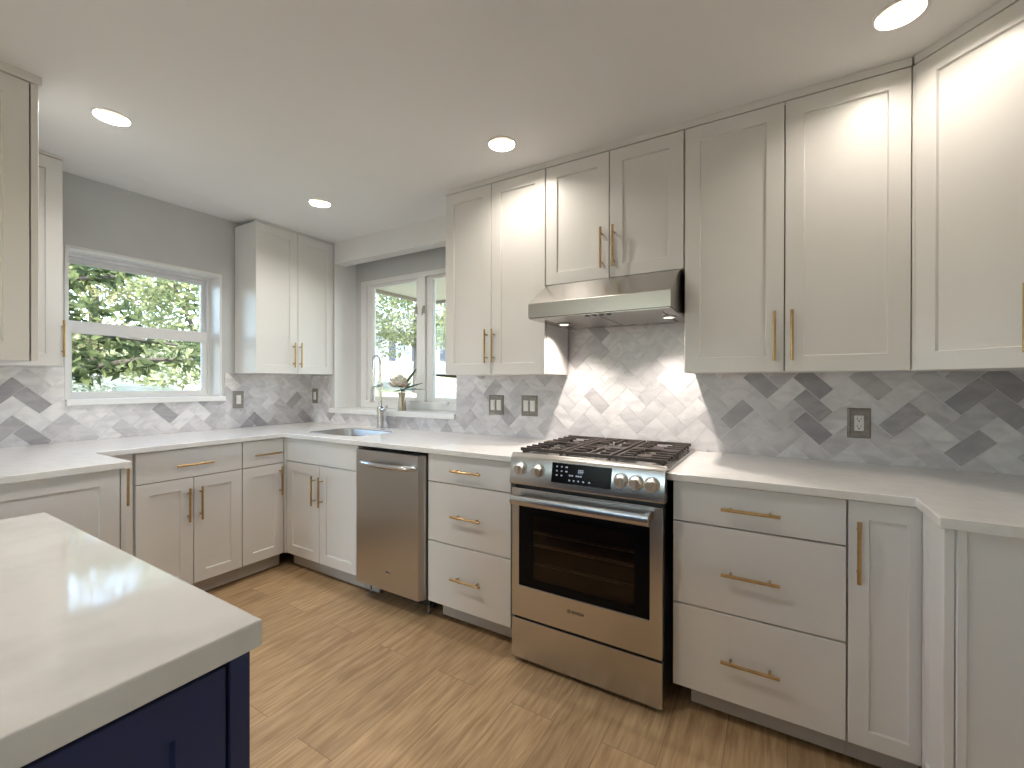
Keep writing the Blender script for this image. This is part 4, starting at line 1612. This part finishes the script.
# further trees
tree('pale yellow-green tree beyond the limbs, in the middle of the double-hung window', (-11, 1.6), 3.0, 0.16,
     [((0, 0, 2.4), (1.6, 1.7, 1.2)), ((0.3, 0.5, 3.6), (1.5, 1.4, 1.0)), ((0.2, -1.2, 3.1), (1.2, 1.0, 1.0)), ((0, 0.4, 1.3), (1.4, 1.2, 0.5)), ((0, 0.2, 5.0), (1.4, 1.6, 0.9)), ((0.3, -0.6, 6.2), (1.2, 1.3, 0.8))], 12000, 0.13, 5, M['leaf_far'],
     [((0, 0, 1.5), (0.3, 0.8, 2.4), (0.3, 1.2, 3.2)), ((0, 0, 1.4), (0.1, -0.8, 2.6))])
tree('green tree seen near the far jamb of the double-hung window', (-7.3, 2.55), 2.9, 0.16,
     [((0, 0, 2.6), (1.4, 1.2, 1.2)), ((0.2, -0.7, 3.4), (1.0, 0.9, 0.8)), ((0, -0.9, 1.5), (1.2, 0.9, 0.5)), ((0, -0.3, 4.5), (1.1, 1.0, 0.8))], 6500, 0.13, 6, M['leaf_mid'],
     [((0, 0, 1.5), (0.2, -0.6, 2.6), (0.2, -0.9, 3.4))])
tree('large pale tree standing in front of the far shuttered house', (-11.5, 13.5), 3.6, 0.2,
     [((0, 0, 3.9), (2.3, 2.3, 1.6)), ((1.2, 0.6, 3.0), (1.6, 1.4, 0.8)), ((0.5, -0.6, 5.0), (1.8, 1.8, 1.1)), ((-1.3, -0.4, 2.5), (1.0, 1.0, 0.8))], 9000, 0.17, 8, M['leaf_mid'],
     [((0, 0, 2), (0.9, 0.4, 3.2)), ((0, 0, 2.2), (-0.9, -0.4, 3.2))])
tree('thin pale tree showing through the second casement', (-5.5, 12.5), 3.8, 0.12,
     [((0, 0, 3.2), (1.0, 1.0, 1.3)), ((0.7, 0.3, 4.3), (1.2, 1.0, 0.9)), ((0.1, -0.2, 2.0), (0.7, 0.7, 0.7))], 1500, 0.13, 9, M['leaf_bush'],
     [((0, 0, 2), (0.5, 0.2, 3.4))])
for i, (x, y, r_, h_, lab) in enumerate(((-6.6, 0.0, 0.75, 1.45, 'low silvery bush below the hanging limbs outside'), (-8.3, 0.75, 0.55, 0.95, 'small silvery bush in front of the stone wall'))):
    t = thing('bush', lab, 'bush', (x, y, terrain(x, y) - 0.03))
    foliage('foliage', t, M['leaf_bush'], [((0, 0, h_ * 0.5), (r_, r_, h_ * 0.5))], 2200, 0.085, 20 + i)
    MB().tube([(0, 0, 0), (0, 0, h_ * 0.6)], 0.03, 8).build('stem', M['bark'], t)

# low stone wall outside the double-hung window
t = MB()
z = terrain(-9.2, 2)
for i in range(16):
    y = -0.8 + i * 0.42
    t.box(-9.35 - 0.02 * (i % 3), -9.05, y, y + 0.41, z - 0.1, z + 0.50 + 0.015 * (i % 2))
o = t.build('garden_wall', M['stone'], bevel=0.02)
tag(o, 'low blue-grey stone garden wall outside the double-hung window', 'wall')
# terrace roof outside the sink window
w = MB()
w.box(-1.08, XR + 0.6, 0.3, 2.75, 2.50, 2.58)
w.mi = 1
w.box(-1.14, XR + 0.6, 2.75, 2.80, 2.46, 2.62)
w.box(-1.14, -1.08, 0.3, 2.75, 2.46, 2.62)
o = w.build('porch_roof', [M['soffit'], M['fascia']])
for px_ in (2.6, 4.9):
    MB().box(px_ - 0.06, px_ + 0.06, 2.58, 2.70, -0.4, 2.50).build('porch_post', M['trim'], o)
struct(o, 'boarded porch roof over the sink window')


def house(label, loc, rot, wins, size, shutters=True):
    zg = terrain(loc[0], loc[1]) - 0.1
    t = thing('house', label, 'house', (loc[0], loc[1], zg), rot)
    W_, D_, H_ = size
    MB().box(-W_ / 2, W_ / 2, 0, D_, 0, H_).build('wall', M['siding'], t)
    MB().prism([(-0.5, H_), (D_ + 0.5, H_), (D_ / 2, H_ + 2.2)], 'x', -W_ / 2 - 0.4, W_ / 2 + 0.4).build('roof', M['roof'], t)
    for (x, z, w_, h_) in wins:
        f = MB()
        f.box(x - w_ / 2 - 0.1, x + w_ / 2 + 0.1, -0.06, 0.0, z - h_ / 2 - 0.1, z + h_ / 2 + 0.1)
        fo = f.build('window', M['trim'], t)
        g_ = MB()
        for i in range(3):
            for j in range(2):
                a = x - w_ / 2 + w_ * i / 3
                b = z - h_ / 2 + h_ * j / 2
                g_.box(a + 0.03, a + w_ / 3 - 0.03, -0.08, -0.061, b + 0.03, b + h_ / 2 - 0.03)
        g_.build('window_pane', M['houseglass'], fo)
        if shutters:
            for s in (-1, 1):
                MB().box(x + s * (w_ / 2 + 0.14), x + s * (w_ / 2 + 0.62), -0.05, 0.0, z - h_ / 2 - 0.1, z + h_ / 2 + 0.1).build('shutter', M['shutter'], t)
    return t


house('far white house with slate-blue shutters seen through the casement', (-21.2, 22.2), R(40), [(0.15, 1.75, 0.95, 1.25), (-3.6, 1.75, 0.95, 1.25), (4.0, 1.75, 0.95, 1.25)], (14, 7, 3.1))
house('white house with low blue-grey windows behind the second casement', (-9.5, 33.0), R(20), [(-2.6, 0.75, 1.2, 1.0), (-0.5, 0.75, 1.2, 1.0), (1.8, 0.75, 1.2, 1.0)], (8, 7, 3.0), False)
